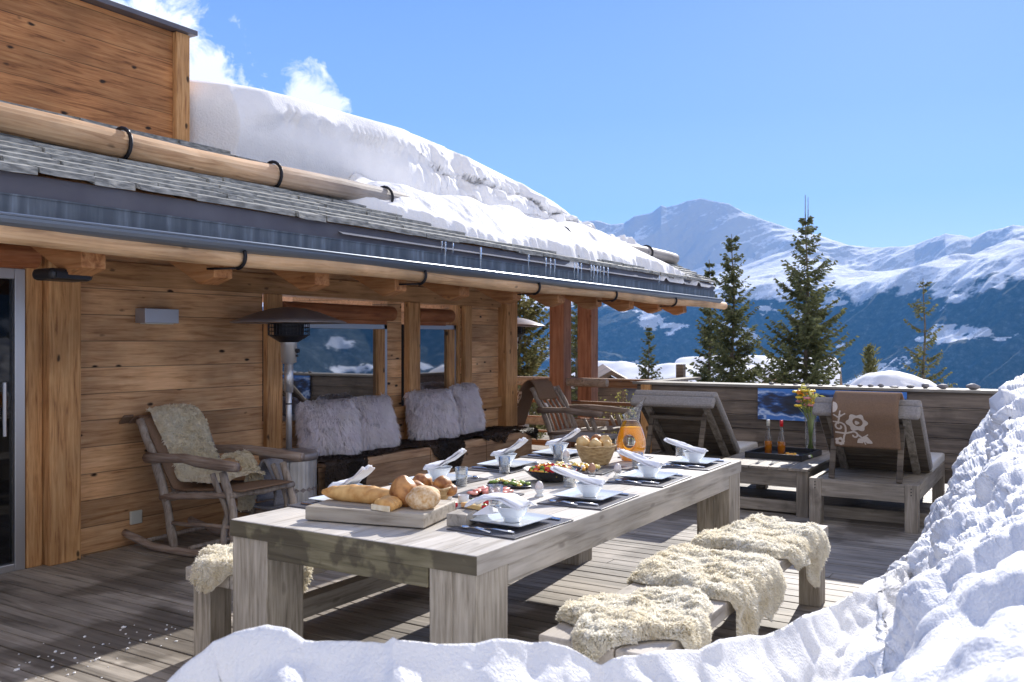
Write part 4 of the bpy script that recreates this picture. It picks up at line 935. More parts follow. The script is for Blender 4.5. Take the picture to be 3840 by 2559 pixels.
# near chair: blanket, fleece, cushion
bl=thing('blanket','brown wool blanket with cream scrolls hanging behind the near rocking chair','blanket',(4.53,5.27,0),R(2))
slab([(.90,.56),(.84,.74),(.73,.92),(.63,.975),(.54,.94),(.36,.66),(.24,.45),(-.02,.475),(-.30,.50),(-.44,.50)],-.26,.24,.012,seed=3).build('cloth',M['blanket'],bl,smooth=True)
slab([(.93,.55),(.90,.65),(.86,.75),(.75,.90),(.66,.975)],-.34,-.262,.012,seed=4).build('side_flap',M['blanket'],bl,smooth=True)
motif(lambda u,v:(-.352,(.80+u*.10),.56+v*.26)).build('scroll_pattern',M['pattern'],bl)
def fleece(label,path,x0,x1,loc,rz,seed,n=14000,ln=.032,m=None):
    pts=[]
    for a,b in zip(path[:-1],path[1:]):
        for k in range(8): pts.append((a[0]+(b[0]-a[0])*k/8,a[1]+(b[1]-a[1])*k/8))
    pts.append(path[-1]); pts=np.array(pts)
    for _ in range(4): pts[1:-1]=(pts[:-2]+2*pts[1:-1]+pts[2:])/4
    s=np.linspace(0,1,len(pts)); u=np.linspace(-1,1,26); U,Sx=np.meshgrid(u,s,indexing='ij')
    wd=1-.18*np.sin(s*math.pi*3+seed)**2*.6-.25*np.clip((np.abs(s-.5)-.40)/.1,0,1)**2; X=(x0+x1)/2+U*(x1-x0)/2*wd[None,:]
    Y=np.repeat(pts[:,0][None,:],26,0); Z=np.repeat(pts[:,1][None,:],26,0)
    d=np.gradient(pts,axis=0); nn=np.stack([-d[:,1],d[:,0]],1); nn/=np.linalg.norm(nn,axis=1)[:,None]+1e-9
    h=.022*np.clip(1-np.abs(U)**4,0,1)+.008*fbm(X*12,Sx*14,0,2,seed)
    Y=Y+nn[None,:,0]*h; Z=Z+nn[None,:,1]*h
    P=np.stack([X,Y,Z],-1)
    A=P[10,5];e1=P[11,5]-P[10,5];e2=P[10,6]-P[10,5]; nrm=np.cross(e1,e2); want=np.array([0,nn[5,0],nn[5,1]])
    if nrm@want<0: P=P[::-1]
    o=furry('sheepskin',P,m or M['wool2'],n,ln,.0032,curl=.85,droop=.4,clumpsc=45,seed=seed); o.location=loc; o.rotation_euler=(0,0,rz); tag(o,label,'sheepskin'); return o
fleece('beige sheepskin covering the back and seat of the near rocking chair',[(.66,.985),(.56,1.0),(.46,.84),(.33,.60),(.24,.50),(.0,.505),(-.2,.53)][::-1],-.20,.27,(4.53,5.27,0),R(2),12)
fleece('small beige fleece hanging at the front of the near rocking chair, by the far armrest',[(.18,.62),(.02,.66),(-.10,.52),(-.02,.36),(.0,.26)][::-1],.12,.27,(4.53,5.27,0),R(2),14,n=6000)
fo=thing('folded_blanket','plain grey felt blanket standing behind the near rocking chair, before the heater','blanket',(4.90,5.16,0))
slab([(.10,.30),(.14,.50),(.02,.66),(-.12,.44),(-.10,.28)],-.07,.09,.02,seed=8).build('cloth',M['feltgrey'],fo,smooth=True)
lo=thing('footstool','small driftwood footstool with pale grey cloth under the folded blanket','stool',(4.90,5.10,0))
for a,b in ((-.12,-.18),(.12,-.18),(-.12,.18),(.12,.18)): MB().tube([(a,b,0),(a*.9,b*.9,.27)],.02,8,jit=.05).build('leg',M['chair'],lo,smooth=True)
MB().box(-.12,.12,-.20,.20,.262,.285).build('seat',M['feltgrey'],lo,bevel=.01)
# far chair blanket
fb=thing('blanket','dark brown patterned blanket over the back of the far rocking chair','blanket',(9.85,5.06,0),R(-6))
slab([(.98,.44),(.84,.80),(.72,1.0),(.62,1.05),(.55,1.0),(.46,.80)],-.27,.10,.013,seed=5).build('cloth',M['blanket'],fb,smooth=True)
def pb(u,v):
    z=.62+v*.30; y=.98-(z-.44)*.39; return (-.275+0,y+.0-u*.12+.02,z)
motif(pb).build('scroll_pattern',M['pattern'],fb)
gs=thing('grey_side_table','small low grey side table in front of the far rocking chair','side table',(9.05,4.62,0))
MB().box(-.30,.30,-.25,.25,.42,.47).build('tabletop',M['feltgrey'],gs,bevel=.006)
for a in (-.26,.26):
    for b in (-.21,.21): MB().box(a-.02,a+.02,b-.02,b+.02,0,.42).build('leg',M['lounz'],gs)
# ------------------------------------------------------------------ loungers (head end toward the camera, facing +x)
def lounger(label,loc,rz,w=.84,group='teak sun loungers facing the valley'):
    t=thing('sun_lounger',label,'sun lounger',loc,rz,group); h=w/2
    MB().box(0,.045,-h+.10,h-.10,.235,.375).build('head_rail',M['louny'],t,bevel=.004)
    MB().box(1.72,1.76,-h+.1,h-.1,.25,.375).build('foot_rail',M['louny'],t,bevel=.004)
    for s in (-1,1):
        MB().box(.09,1.70,s*h-(.04 if s>0 else 0),s*h+(0 if s>0 else .04),.25,.375).build('side_rail',M['lounx'],t,bevel=.004)
        for x in (-.004,1.66): 
            l=MB().box(x,x+.10,s*h-(.10 if s>0 else 0),s*h+(0 if s>0 else .10),0,.38).build('leg',M['lounz'],t,bevel=.004)
            if x<0:
                sc=MB()
                for zz in (.30,.325,.35): sc.tube([(-.010,s*(h-.05),zz),(-.0045,s*(h-.05),zz)],.005,8)
                sc.build('screws',M['iron'],l)
    sl2=MB()
    for k in range(12): sl2.box(.10+k*.13,.10+k*.13+.115,-h+.045,h-.045,.345,.365)
    sl2.build('slats',M['louny'],t,bevel=.002)
    # tilted back: hinge at x=.86 z=.40 ; top at x=.17 z=.98
    a=Vector((.86,0,.385)); b=Vector((.19,0,.965)); d=(b-a).normalized(); n=Vector((d.z*-1,0,d.x)); n=Vector((-d.z,0,d.x)); n=n if n.z<0 else -n
    Ln=(b-a).length
    Mx=Matrix((( d.x,0,-n.x,a.x),(0,1,0,0),(d.z,0,-n.z,a.z),(0,0,0,1)))
    bk=MB()
    for k in range(8): bk.box(k*Ln/8+.004,(k+1)*Ln/8-.004,-h+.02,h-.02,-.018,.0,Mx)
    bo=bk.build('backrest',M['lounback_shaded'],t,bevel=.002)
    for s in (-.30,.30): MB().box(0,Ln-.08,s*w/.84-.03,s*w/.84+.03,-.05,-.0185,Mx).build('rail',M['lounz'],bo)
    for s in (-.26,.27): MB().bar((.14,s,.37),(.30,s,.83),.045,.03,(1,0,0)).build('strut',M['lounback_shaded'],t,bevel=.003)
    MB().bar((.28,-.28,.78),(.28,.28,.78),.035,.035).build('strut_bar',M['lounback_shaded'],t,bevel=.003)
    # cushion: back part, wraps the top
    c=MB().box(.0,Ln+.045,-h,h,.003,.075,Mx).box(Ln+.005,Ln+.06,-h,h,-.115,.0,Mx)
    c.build('back_cushion',M['cushion'],t,bevel=.022)
    MB().box(.90,1.78,-h,h,.37,.455).build('seat_cushion',M['cushpale'],t,bevel=.02)
    return t
ll=lounger('right grey teak sun lounger with raised back, brown blanket hung over it',(7.75,1.45,0),0)
ll2=dup(ll,(8.02,3.24,0),R(0),'left grey teak sun lounger with raised back, bare of any blanket')
bl2=thing('blanket','brown wool blanket with cream flower scrolls hung over the back of the right lounger','blanket',(7.75,1.45,0),R(-90))
# over the top of the back: front hanging face towards the camera
cl2=slab([(.16,.64),(.11,.78),(.045,.88),(.025,.93),(.06,1.02),(.19,1.10),(.31,1.04),(.42,.93)],-.245,.27,.012,nx=16,wav=.003,seed=9); cl2=cl2.build('cloth',M['blanket'],bl2,smooth=True)
pr2=onto(cl2,(0,0,0),(0,1,0))
def pbl(u,v):
    y=.235-u*.30; z=.672+v*.27; pts=[(.16,.64),(.112,.78),(.06,.87),(.042,.925),(.06,.99)]
    x=np.interp(z,[p[1] for p in pts],[p[0] for p in pts]); return pr2((-y,-1,z))
motif(pbl).build('flower_pattern',M['pattern'],bl2)
def clipmot():
    m=MB(); n=24; vs=[pbl(.78+.20*math.cos(math.pi*k/n),.02+.20*math.sin(math.pi*k/n)*(1+.15*math.cos(5*k/n*3))) for k in range(n+1)]
    vs+=[pbl(.78+.05*math.cos(math.pi*k/n),.02+.05*math.sin(math.pi*k/n)) for k in range(n+1)]
    m.add(vs,[(k,k+1,n+2+k,n+1+k) for k in range(n)])
    vs=[pbl(.0+.13*math.cos(-1.5+math.pi*k/n),1.12+.16*math.sin(-1.5+math.pi*k/n)) for k in range(n+1)]+[pbl(0,1.12)]
    m.add(vs,[(k,k+1,n+1) for k in range(n)]); return m
clipmot().build('flower_pattern',M['pattern'],bl2)
# side table between the loungers
t=thing('low_side_table','wide low grey teak side table between the two loungers','side table',(8.7,2.35,0)); CS=(8.7,2.35,0)
for k in range(5): MB().box(7.93,9.44,1.925+k*.172,1.925+(k+1)*.172-.005,.395,.42).build('top_board',M['lounx'],t,CS,bevel=.003)
MB().box(7.97,8.01,2.02,2.68,.25,.393).build('apron',M['louny'],t,CS,bevel=.004)
for y in (1.93,2.68):
    MB().box(7.96,8.06,y,y+.10,0,.392).build('leg',M['lounz'],t,CS,bevel=.004); MB().box(9.3,9.40,y,y+.10,0,.392).build('leg',M['lounz'],t,CS)
    MB().box(8.07,9.29,y+.03,y+.07,.27,.392).build('side_apron',M['lounx'],t,CS)
MB().box(8.02,8.05,2.04,2.67,.02,.12).build('lower_rail',M['louny'],t,CS)
t=thing('deck_step','dark wet low beam lying under the lounger head ends','beam',(8.0,2,0)); MB().box(.0,.05,-1.0,1.9,.0,.10).build('plank',M['louny'],t,bevel=.004)
t.location=(8.10,2,0)
# tray, bottles, vase
tr=thing('tray','black rectangular tray with raised rim on the low side table','tray',(8.72,2.34,.421),R(-4))
m=MB().box(-.29,.29,-.26,.26,0,.012)
for a in ((-.30,.30,-.27,-.255,0,.055),(-.30,.30,.255,.27,0,.055),(-.30,-.285,-.2549,.2549,0,.055),(.285,.30,-.2549,.2549,0,.055)): m.box(*a)
m.build('tray_body',M['blk'],tr,bevel=.004)
def bottle(label,loc,cap):
    t=thing('bottle',label,'bottle',loc,group='bottles on the black tray')
    MB().lathe([(.030,0),(.034,.006),(.036,.13),(.034,.16),(.018,.235),(.0135,.26),(.0135,.315),(.016,.318),(.016,.325)],n=20,capt=False).build('glass',M['glass'],t,smooth=True)
    MB().lathe([(.0285,.004),(.0335,.01),(.0352,.128)],n=20).build('syrup',M['amber'],t,smooth=True)
    MB().lathe([(.0165,.275),(.0165,.315),(.015,.335)],n=14).build('cap',cap,t,smooth=True)
    return t
bottle('tall clear bottle half full of amber syrup, the left one with a pale cap',(8.66,2.47,.434),M['socket'])
bottle('tall clear bottle half full of amber syrup, the right one with a red cap',(8.66,2.345,.434),M['red'])
def fr(name,label,cat,loc,parts,group=None):
    t=thing(name,label,cat,loc,group=group)
    for nm,mb,m in parts: mb.build(nm,m,t,smooth=True)
    return t
m1=MB(); 
for k in range(6): m1.blob((random.uniform(-.05,.05),random.uniform(-.06,.06),.018+random.uniform(0,.012)),(.022,.02,.016),8,6,.3,seed=k)
fr('orange_slices','heap of cut orange pieces on the black tray','fruit',(8.60,2.24,.434),[('pieces',m1,M['yolk'])])
m1=MB(); m2=MB()
for k in range(8): (m1 if k%2 else m2).blob((random.uniform(-.05,.05),random.uniform(-.07,.07),.016),(.018,.018,.013),8,6,.3,seed=k+9)
fr('nut_bowl','pale and green nibbles at the right end of the black tray','snack',(8.60,2.13,.434),[('nuts',m1,M['eggw']),('herbs',m2,M['green'])])
va=thing('flower_vase','tall clear glass vase of yellow and orange flowers on the low side table','vase',(9.02,2.16,.421))
MB().lathe([(.045,0),(.05,.01),(.055,.30),(.062,.40)],n=24,capt=False).build('glass',M['glass'],va,smooth=True)
s_=MB()
fl={k:MB() for k in ('yellow','orange','pink','green')}
for k in range(34):
    a=random.uniform(0,6.28); r0=random.uniform(0,.035); a2=a+math.pi*.8; sp=random.uniform(.03,.17); hh=random.uniform(.46,.64)
    top_=Vector((math.cos(a2)*sp*.8,math.sin(a2)*sp+.03,hh)); s_.tube([(math.cos(a)*r0,math.sin(a)*r0,.02),(math.cos(a2)*.03,math.sin(a2)*.03,.33),tuple(top_)],.0035,5)
    c=('yellow','orange','pink','green','yellow')[k%5]
    if c=='green' or k%3==0:
        g=fl['green']
        for q in range(7):
            d=Vector((random.gauss(0,1),random.gauss(0,1),random.gauss(.4,.7))).normalized(); e=d.cross(Vector((.3,.5,.8))).normalized()*.014; p=top_+Vector((0,0,random.uniform(-.08,.06))); g.add([p,p+d*.03+e,p+d*.065,p+d*.03-e],[(0,1,2,3)])
    if c!='green':
        for q in range(6):
            aa=q*math.pi/3+k; d=Vector((math.cos(aa),math.sin(aa),.55)).normalized(); fl[c].blob(top_+d*.020,(.021,.021,.012),7,5,.2,seed=q)
s_.build('stems',M['stem'],va,smooth=True)
for c,mm in (('yellow','yellow'),('orange','orange'),('pink','pink'),('green','leaf')): fl[c].build({'green':'leaves'}.get(c,'blossoms'),M[mm],va,smooth=(c!='green'))
M['yolk2']=noisy('yellow_melon',(.85,.62,.10),(.92,.76,.30),10,.4); M['bush']=noisy('frosted_twigs',(.25,.24,.22),(.6,.62,.65),9,.8)
# ------------------------------------------------------------------ things on the dining table
ZT=.7615
ordn=['nearest','second','third','farthest']
sides={'R':'snowbank side','L':'house side'}
pos={'R':[(3.18,1.965),(3.885,1.965),(4.62,1.97),(5.33,1.975)],'L':[(3.22,2.895),(3.95,2.90),(4.62,2.90),(5.28,2.90)]}
def slate_mat():
    return MB().box(-.225,.225,-.165,.165,0,.005)
def plate():
    t=thing('square_plate','x','plate')
    m=MB(); n=4
    def sq(h,z,r=.15): 
        v=[]
        for cx,cy in ((1,1),(-1,1),(-1,-1),(1,-1)):
            for k in range(4):
                a={(1,1):0,(-1,1):90,(-1,-1):180,(1,-1):270}[(cx,cy)]+k*30; v.append((cx*h*(1-r)+h*r*math.cos(R(a)),cy*h*(1-r)+h*r*math.sin(R(a)),z))
        return v
    rings=[sq(.075,0),(sq(.080,0)),(sq(.130,.020,.08)),(sq(.131,.023,.08)),(sq(.108,.014)),(sq(.072,.007))]
    vs=sum(rings,[]); fs=[]
    for i in range(len(rings)-1):
        for k in range(16): fs.append((i*16+k,i*16+(k+1)%16,(i+1)*16+(k+1)%16,(i+1)*16+k))
    fs.append(tuple(range(16))[::-1]); fs.append(tuple(range(80,96))); m.add(vs,fs)
    m.build('plate_body',M['ceramic'],t,smooth=False); return t
def cbowl():
    t=thing('ribbed_bowl','x','bowl')
    pr=[(.030,0),(.034,.002),(.040,.018)]
    for k in range(5): z=.020+k*.008; pr+=[(.043+k*.0045,z),(.0475+k*.0045,z+.003),(.0465+k*.0045,z+.0075)]
    pr+=[(.072,.064),(.073,.067),(.069,.066),(.058,.040),(.035,.012),(.004,.009)]
    MB().lathe(pr,n=32).build('bowl_body',M['ceramic'],t,smooth=True); return t
def napkin(v):
    t=thing('napkin','x','napkin'); n=16
    # folded linen: from the bowl rim, rising out over +y
    spec={0:((0,-.075,.075),(0,.02,.098),(-.01,.13,.094),(-.02,.20,.060),.070,.045),1:((0,-.07,.070),(0,.02,.085),(0,.10,.108),(-.01,.185,.135),.060,.030),2:((0,-.065,.070),(0,.03,.090),(.01,.09,.118),(.02,.155,.165),.062,.040)}[v]
    ps=[Vector(p) for p in spec[:4]]; w0,w1=spec[4:]
    for lay,(dz,ws,tl) in enumerate(((0,1,0),(.007,.86,.012))):
        vs=[];
        K=14; J=9
        for i in range(K+1):
            q=i/K; u=q*3; a=min(int(u),2); f=u-a; p=ps[a].lerp(ps[a+1],f*f*(3-2*f) if a!=1 else f)
            w=(w0+(w1-w0)*q)*ws
            for j in range(J):
                s=j/(J-1)*2-1; vs.append((p.x+s*w,p.y-tl*q,p.z+dz-.008*s*s*(1-.5*q)+.004*math.sin(s*6+q*5+v*2)+.005*math.sin(q*9+s*3+lay))) 
        G=np.array(vs); m=MB(); o_=len(vs)
        allv=[tuple(v_) for v_ in vs]+[(v_[0],v_[1],v_[2]-.004) for v_ in vs]; fs=[]
        for i in range(K):
            for j in range(J-1):
                a=i*J+j; fs.append((a,a+1,a+J+1,a+J)); fs.append((o_+a,o_+a+J,o_+a+J+1,o_+a+1))
            fs.append((i*J,(i+1)*J,o_+(i+1)*J,o_+i*J)); a=i*J+J-1; fs.append((a,o_+a,o_+a+J,a+J))
        for j in range(J-1): fs.append((j,o_+j,o_+j+1,j+1)); a=K*J+j; fs.append((a,a+1,o_+a+1,o_+a))
        m.add(allv,fs); m.build('fold',M['linen'],t,smooth=True)
    if v==0:
        m=MB(); vs=[(.02,.05,.03),(-.07,.06,.035),(-.10,.14,.025),(.03,.16,.02),(-.03,.10,.062)]; m.add(vs,[(0,1,4),(1,2,4),(2,3,4),(3,0,4)]); m.build('corner',M['linen'],t)
    return t
def fork():
    t=thing('fork','x','fork'); m=MB(); m.tube([(0,-.10,.004),(0,-.02,.010),(0,.035,.006)],[.0055,.0032,.003],8); m.blob((0,.045,.006),(.011,.014,.003),10,6)
    for k in (-1.5,-.5,.5,1.5): m.tube([(k*.0055,.05,.006),(k*.0055,.07,.009),(k*.005,.093,.006)],.0016,5)
    m.build('fork_body',M['steel'],t,smooth=True); return t
def knife():
    t=thing('knife','x','knife'); m=MB(); m.tube([(0,-.11,.004),(0,-.01,.006)],[.006,.0045],8); m.box(-.008,.007,-.01,.10,.003,.0055); m.build('knife_body',M['steel'],t,smooth=False); return t
def spoon():
    t=thing('spoon','x','spoon'); m=MB(); m.tube([(0,-.08,.004),(0,.0,.010),(0,.045,.007)],[.0045,.0028,.003],8); m.blob((0,.063,.008),(.015,.023,.006),12,8); m.build('spoon_body',M['steel'],t,smooth=True); return t
def tumbler():
    t=thing('water_glass','x','glass'); MB().lathe([(.004,.016),(.027,.015),(.033,.098),(.0345,.098),(.0295,.002),(.026,0),(.002,0)],n=22,capb=False,capt=False).build('glass_body',M['glass'],t,smooth=True); return t
PR={}
def place(kind,mk,x,y,z,rz,label,group,key=None):
    key=key or kind
    if key not in PR:
        PR[key]=o=mk(); o.location=(x,y,z); o.rotation_euler=(0,0,rz); o['label']=label; o['group']=group; return o
    return dup(PR[key],(x,y,z),rz,label,group)
def pm(): 
    t=thing('placemat','x','placemat'); slate_mat().build('slate',M['matslate'],t,bevel=.001); return t
for sd in 'RL':
    for k,(x,y) in enumerate(pos[sd]):
        wh=f"at the {ordn[k]} place on the table's {sides[sd]}"; rz=(0 if sd=='R' else math.pi)+random.uniform(-.05,.05)
        sgn=1 if sd=='R' else -1
        def T(dx,dy): c,s=math.cos(rz),math.sin(rz); return x+c*dx-s*dy,y+s*dx+c*dy
        place('placemat',pm,x,y,ZT,rz,'dark slate placemat '+wh,'slate placemats on the dining table')
        place('plate',plate,*T(0.01,.01),ZT+.0055,rz,'square white plate '+wh,'square plates on the dining table')
        bxy=T(.005,.0); place('bowl',cbowl,*bxy,ZT+.014,rz,'white ribbed bowl '+wh,'white bowls on the square plates')
        v=(0,0,1,1)[k] if sd=='R' else (2,2,2,2)[k]; 
        if sd=='R' and k==1: v=1
        nl={0:'white napkin draped over bowl and plate ',1:'white napkin slanting across the bowl ',2:'white napkin standing up from the bowl '}[v]
        place('napkin',lambda:napkin(v),*bxy,ZT+.014,rz+(0,.25,-.1,.1)[k],nl+wh,'linen napkins on the bowls',key='napkin%d'%v)
        place('fork',fork,*T(-.17,-.02),ZT+.0055,rz+.1,'steel fork '+wh,'forks on the placemats')
        place('knife',knife,*T(.17,-.02),ZT+.0055,rz,'steel knife '+wh,'knives on the placemats')
        place('spoon',spoon,*T(-.195,.04),ZT+.0055,rz-.15,'small steel spoon '+wh,'spoons on the placemats')
        gx_,gy_={('R',0):(3.50,2.25),('R',1):(4.16,2.22),('R',2):(4.98,2.20),('R',3):(5.60,2.17),('L',0):(3.16,2.74),('L',1):(3.90,2.72),('L',2):(4.385,2.76),('L',3):(5.05,2.775)}[(sd,k)]
        place('glass',tumbler,gx_,gy_,ZT,0,'clear water tumbler '+wh,'water tumblers on the dining table')
# bread board
BR=math.atan2(2.154-2.75,2.923-2.787)+math.pi/2   # rotation of the board's long side about -y
t=thing('bread_board','thick weathered wooden board at the near end of the table, carrying the breads','board',(2.99,2.50,ZT),BR)
MB().box(-.135,.20,-.26,.29,.004,.062).build('board_body',wood('board_wood',(.42,.37,.30),(.26,.22,.17),(.52,.47,.39),'y',1.3,.4,(.1,.08,.06)),t,bevel=.006)
def onb(dx,dy,z=0): c,s=math.cos(BR),math.sin(BR); return (2.99+c*dx-s*dy,2.50+s*dx+c*dy,ZT+.0625+z)
t=thing('wood_block','small dark wooden block on the table, right of the bread board','block',(3.075,2.145,ZT),R(10)); MB().box(-.05,.06,-.045,.045,.001,.052).build('block_body',M['taboak'],t,bevel=.004)
def loafmesh(L_,r,rz_,n=22,m=16,slash=0,bend=.0,seed=0,flat=.0):
    b=MB(); vs=[];fs=[]
    for i in range(n+1):
        q=i/n; s=math.sin(math.pi*min(max(q,.015),.985))**.42
        for k in range(m):
            a=2*math.pi*k/m; rr=r*s; z=math.sin(a)*rz_*s; y=math.cos(a)*rr; zz=z
            if slash and math.sin(a)>.2:
                ph=(q*slash+y/r*.35)%1; zz+= -rz_*.13*math.exp(-((ph-.5)/.10)**2)+rz_*.07*math.exp(-((ph-.72)/.08)**2)
            zz=max(zz,-rz_*.72); vs.append((y+bend*math.sin(math.pi*q),(q-.5)*L_,zz+rz_*.72))
    for i in range(n):
        for k in range(m): fs.append((i*m+k,i*m+(k+1)%m,(i+1)*m+(k+1)%m,(i+1)*m+k))
    fs+= [tuple(range(m))[::-1],tuple(n*m+k for k in range(m))]
    return b.add(vs,fs)
t=thing('baguette','long golden baguette with slashed crust on the bread board','bread',onb(.02,.10),BR-.12); loafmesh(.42,.042,.042,70,20,4.2,.01).build('loaf',M['crust'],t,smooth=True)
t=thing('sliced_baguette','short stack of cut baguette slices with a crumb face, left of the round loaf','bread',onb(-.085,-.08),BR-.3)
for k in range(3): m=loafmesh(.11,.026,.030,12,14,2,0,k); o=m.build('slice',M['crust'],t,smooth=True); o.location=(-.02+.030*k,0.01*k,.0); o.rotation_euler=(0,R(-18),0)
MB().box(-.055,-.048,-.05,.05,.002,.024).build('cut_face',M['crumb'],t)
t=thing('round_loaf','large round floured loaf on the right end of the bread board','bread',onb(-.01,-.20),0)
MB().blob((0,0,.040),(.070,.070,.052),28,18,.10,seed=4).build('loaf',M['flour'],t,smooth=True)
def basket(label,loc,r0,r1,h):
    t=thing('bread_basket',label,'basket',loc); m=MB(); 
    pr=[(r0,0),(r0+.004,.004)]+[(r0+(r1-r0)*(q**.75),h*q) for q in np.linspace(.08,1,12)]+[(r1-.01,h)]+[(r0+(r1-r0)*(q**.75)-.01,h*q) for q in np.linspace(.95,.08,8)]
    m.lathe(pr,n=72,wob=lambda a,z:1+.018*math.sin(a*24+(z*220 if z>0 else 0))); m.build('basket_body',M['wicker'],t,smooth=True)
    MB().tube([(r1*math.cos(2*math.pi*k/30),r1*math.sin(2*math.pi*k/30),h+.002*math.sin(k*5)) for k in range(31)],.006,7).build('rim',M['wicker'],t,smooth=True); return t
basket('near shallow wicker basket heaped with brown rolls, behind the round loaf',(3.42,2.57,ZT),.07,.115,.075)
for k,(dx,dy,z,r,mm,w) in enumerate(((-.045,.045,.085,.052,'crustdark','large dark roll at the left front of the near basket, slightly higher than the loaf'),(.03,.06,.108,.050,'crustdark','highest dark roll at the back left of the near basket'),(-.02,-.035,.072,.042,'crustdark','small brown roll in the middle of the near basket'),(.05,-.04,.105,.046,'crustdark','brown roll at the back right of the near basket'),(.03,-.10,.080,.036,'crustdark','small roll hanging over the right rim of the near basket'))):
    t=thing('bread_roll',w,'bread roll',(3.42+dx,2.57+dy,ZT+z-.02),random.uniform(0,3),'rolls in the near basket'); MB().blob((0,0,0),(r,r*.92,r*.80),18,12,.14,seed=k+20).build('roll',M[mm],t,smooth=True)
t=thing('brown_roll','tall glossy brown roll standing upright on the bread board against the round loaf','bread',onb(.005,-.10),.2); MB().blob((0,0,.058),(.055,.060,.066),20,14,.14,seed=31).build('roll',M['crustdark'],t,smooth=True)
basket('far wicker basket of pale bread pieces beside the juice carafe',(5.03,2.50,ZT),.075,.125,.115)
for k,(dx,dy,z,r,mm,w) in enumerate(((-.06,.055,.13,.044,'crustpale','round pale roll at the left of the far basket'),(.0,.075,.14,.038,'crustdark','dark roll at the back left of the far basket'),(.05,.02,.145,.038,'crustdark','dark roll at the back of the far basket'),(-.05,-.02,.125,.045,'crustpale','angular pale piece at the front of the far basket'),(.03,-.05,.140,.045,'crustpale','tall pale piece at the right of the far basket'),(-.01,-.085,.118,.036,'crustpale','small pale roll at the right rim of the far basket'))):
    t=thing('bread_roll',w,'bread roll',(5.03+dx,2.50+dy,ZT+z),random.uniform(0,3),'rolls in the far basket'); MB().blob((0,0,0),(r,r*.85,r*.85),12,8,.3,seed=k+40).build('roll',M[mm],t,smooth=True)
# carafe with a hole
def carve(o,cutr,loc,ang,sq=1):
    c=MB().tube([(0,-.5,0),(0,.5,0)],cutr,32); cm_=c.build('cut',M['glass']); bm=bmesh.new(); bm.from_mesh(cm_.data); bmesh.ops.recalc_face_normals(bm,faces=bm.faces); bm.to_mesh(cm_.data); bm.free(); cm_.location=loc; cm_.rotation_euler=(0,0,ang); cm_.scale=(1,1,sq)
    md=o.modifiers.new('b','BOOLEAN'); md.object=cm_; md.operation='DIFFERENCE'; md.solver='EXACT'
    bpy.context.view_layer.update(); dg=bpy.context.evaluated_depsgraph_get(); me=bpy.data.meshes.new_from_object(o.evaluated_get(dg)); o.modifiers.clear(); o.data=me
    bpy.data.objects.remove(cm_)
jx,jy=5.28,2.375; ja=math.atan2(jy,jx)-R(90)
t=thing('juice_carafe','glass carafe of orange juice with a round hole through its belly','carafe',(jx,jy,ZT),ja)
prof=[(.055,0),(.062,.006),(.088,.06),(.098,.105),(.094,.14),(.074,.20),(.052,.25),(.047,.275),(.050,.31),(.055,.325)]
jm=MB().lathe([(r*.95,z if z>0 else .004) for r,z in prof[:6]]+[(.068,.214)],n=48,sy=.72).build('juice',M['juice'],t,smooth=True)
def lip(): 
    m=MB(); n=36; vs=[];fs=[]
    zs=prof[5:]
    for (r,z) in zs:
        f=np.clip((z-.25)/.075,0,1)
        for k in range(n):
            a=2*math.pi*k/n; sp=max(math.cos(a),0)**3*f; vs.append((math.cos(a)*r*(1+sp*.75),math.sin(a)*r*(.72+.28*f)*(1-sp*.2),z+f*.035*math.cos(a)*(1)+sp*.045))
    for i in range(len(zs)-1):
        for k in range(n): fs.append((i*n+k,i*n+(k+1)%n,(i+1)*n+(k+1)%n,(i+1)*n+k))
    return m.add(vs,fs)
lip().build('glass_neck',M['glass'],t,smooth=True)
bpy.context.view_layer.update()
# cut hole through juice (cylinder local to the carafe)
jw=t.matrix_world.copy(); hole=t.matrix_world@Vector((-.012,0,.122)); carve(jm,.040,hole,ja,1.25)
gl=MB().lathe(prof[:6],n=48,sy=.72,capb=True,capt=False).build('glass_belly',M['glass'],t,smooth=True)
rg=MB(); P_=[(-.012+.041*math.cos(2*math.pi*k/32),0,.122+.051*math.sin(2*math.pi*k/32)) for k in range(33)]
vs=[(p[0],s*.069,p[2]) for p in P_ for s in (-1,1)]; rg.add(vs,[(2*k,2*k+1,2*k+3,2*k+2) for k in range(32)]); rg.build('glass_hole',M['glass'],t,smooth=True)
gl.hide_render=False
# black bowl with fruit salad
t=thing('fruit_bowl','wide black bowl of colourful chopped fruit salad in the middle of the table','bowl',(4.30,2.40,ZT))
MB().lathe([(.06,0),(.07,.003),(.12,.030),(.158,.062),(.164,.068),(.158,.066),(.12,.040),(.05,.022),(.002,.020)],n=40).build('bowl_body',M['blackbowl'],t,smooth=True)
cs={k:MB() for k in ('red','yolk','yellow','green')}
for k in range(150):
    a=random.uniform(0,6.28); r=.125*math.sqrt(random.random()); z=.052+.03*(1-(r/.125)**2)+random.uniform(-.006,.008); c=random.choice(['yolk','yolk','red','yellow','green','red'])
    M4=Matrix.Translation((r*math.cos(a),r*math.sin(a),z))@Matrix.Rotation(random.uniform(0,3),4,'Z')@Matrix.Rotation(random.uniform(0,1),4,'X'); s=random.uniform(.007,.013); cs[c].box(-s,s,-s*.8,s*.8,-s*.6,s*.6,M4)
for c,mm in (('red','red'),('yolk','yolk'),('yellow','yellow'),('green','green')): o=cs[c].build('fruit_pieces',M[mm],t,bevel=.002); o['kind']='stuff'
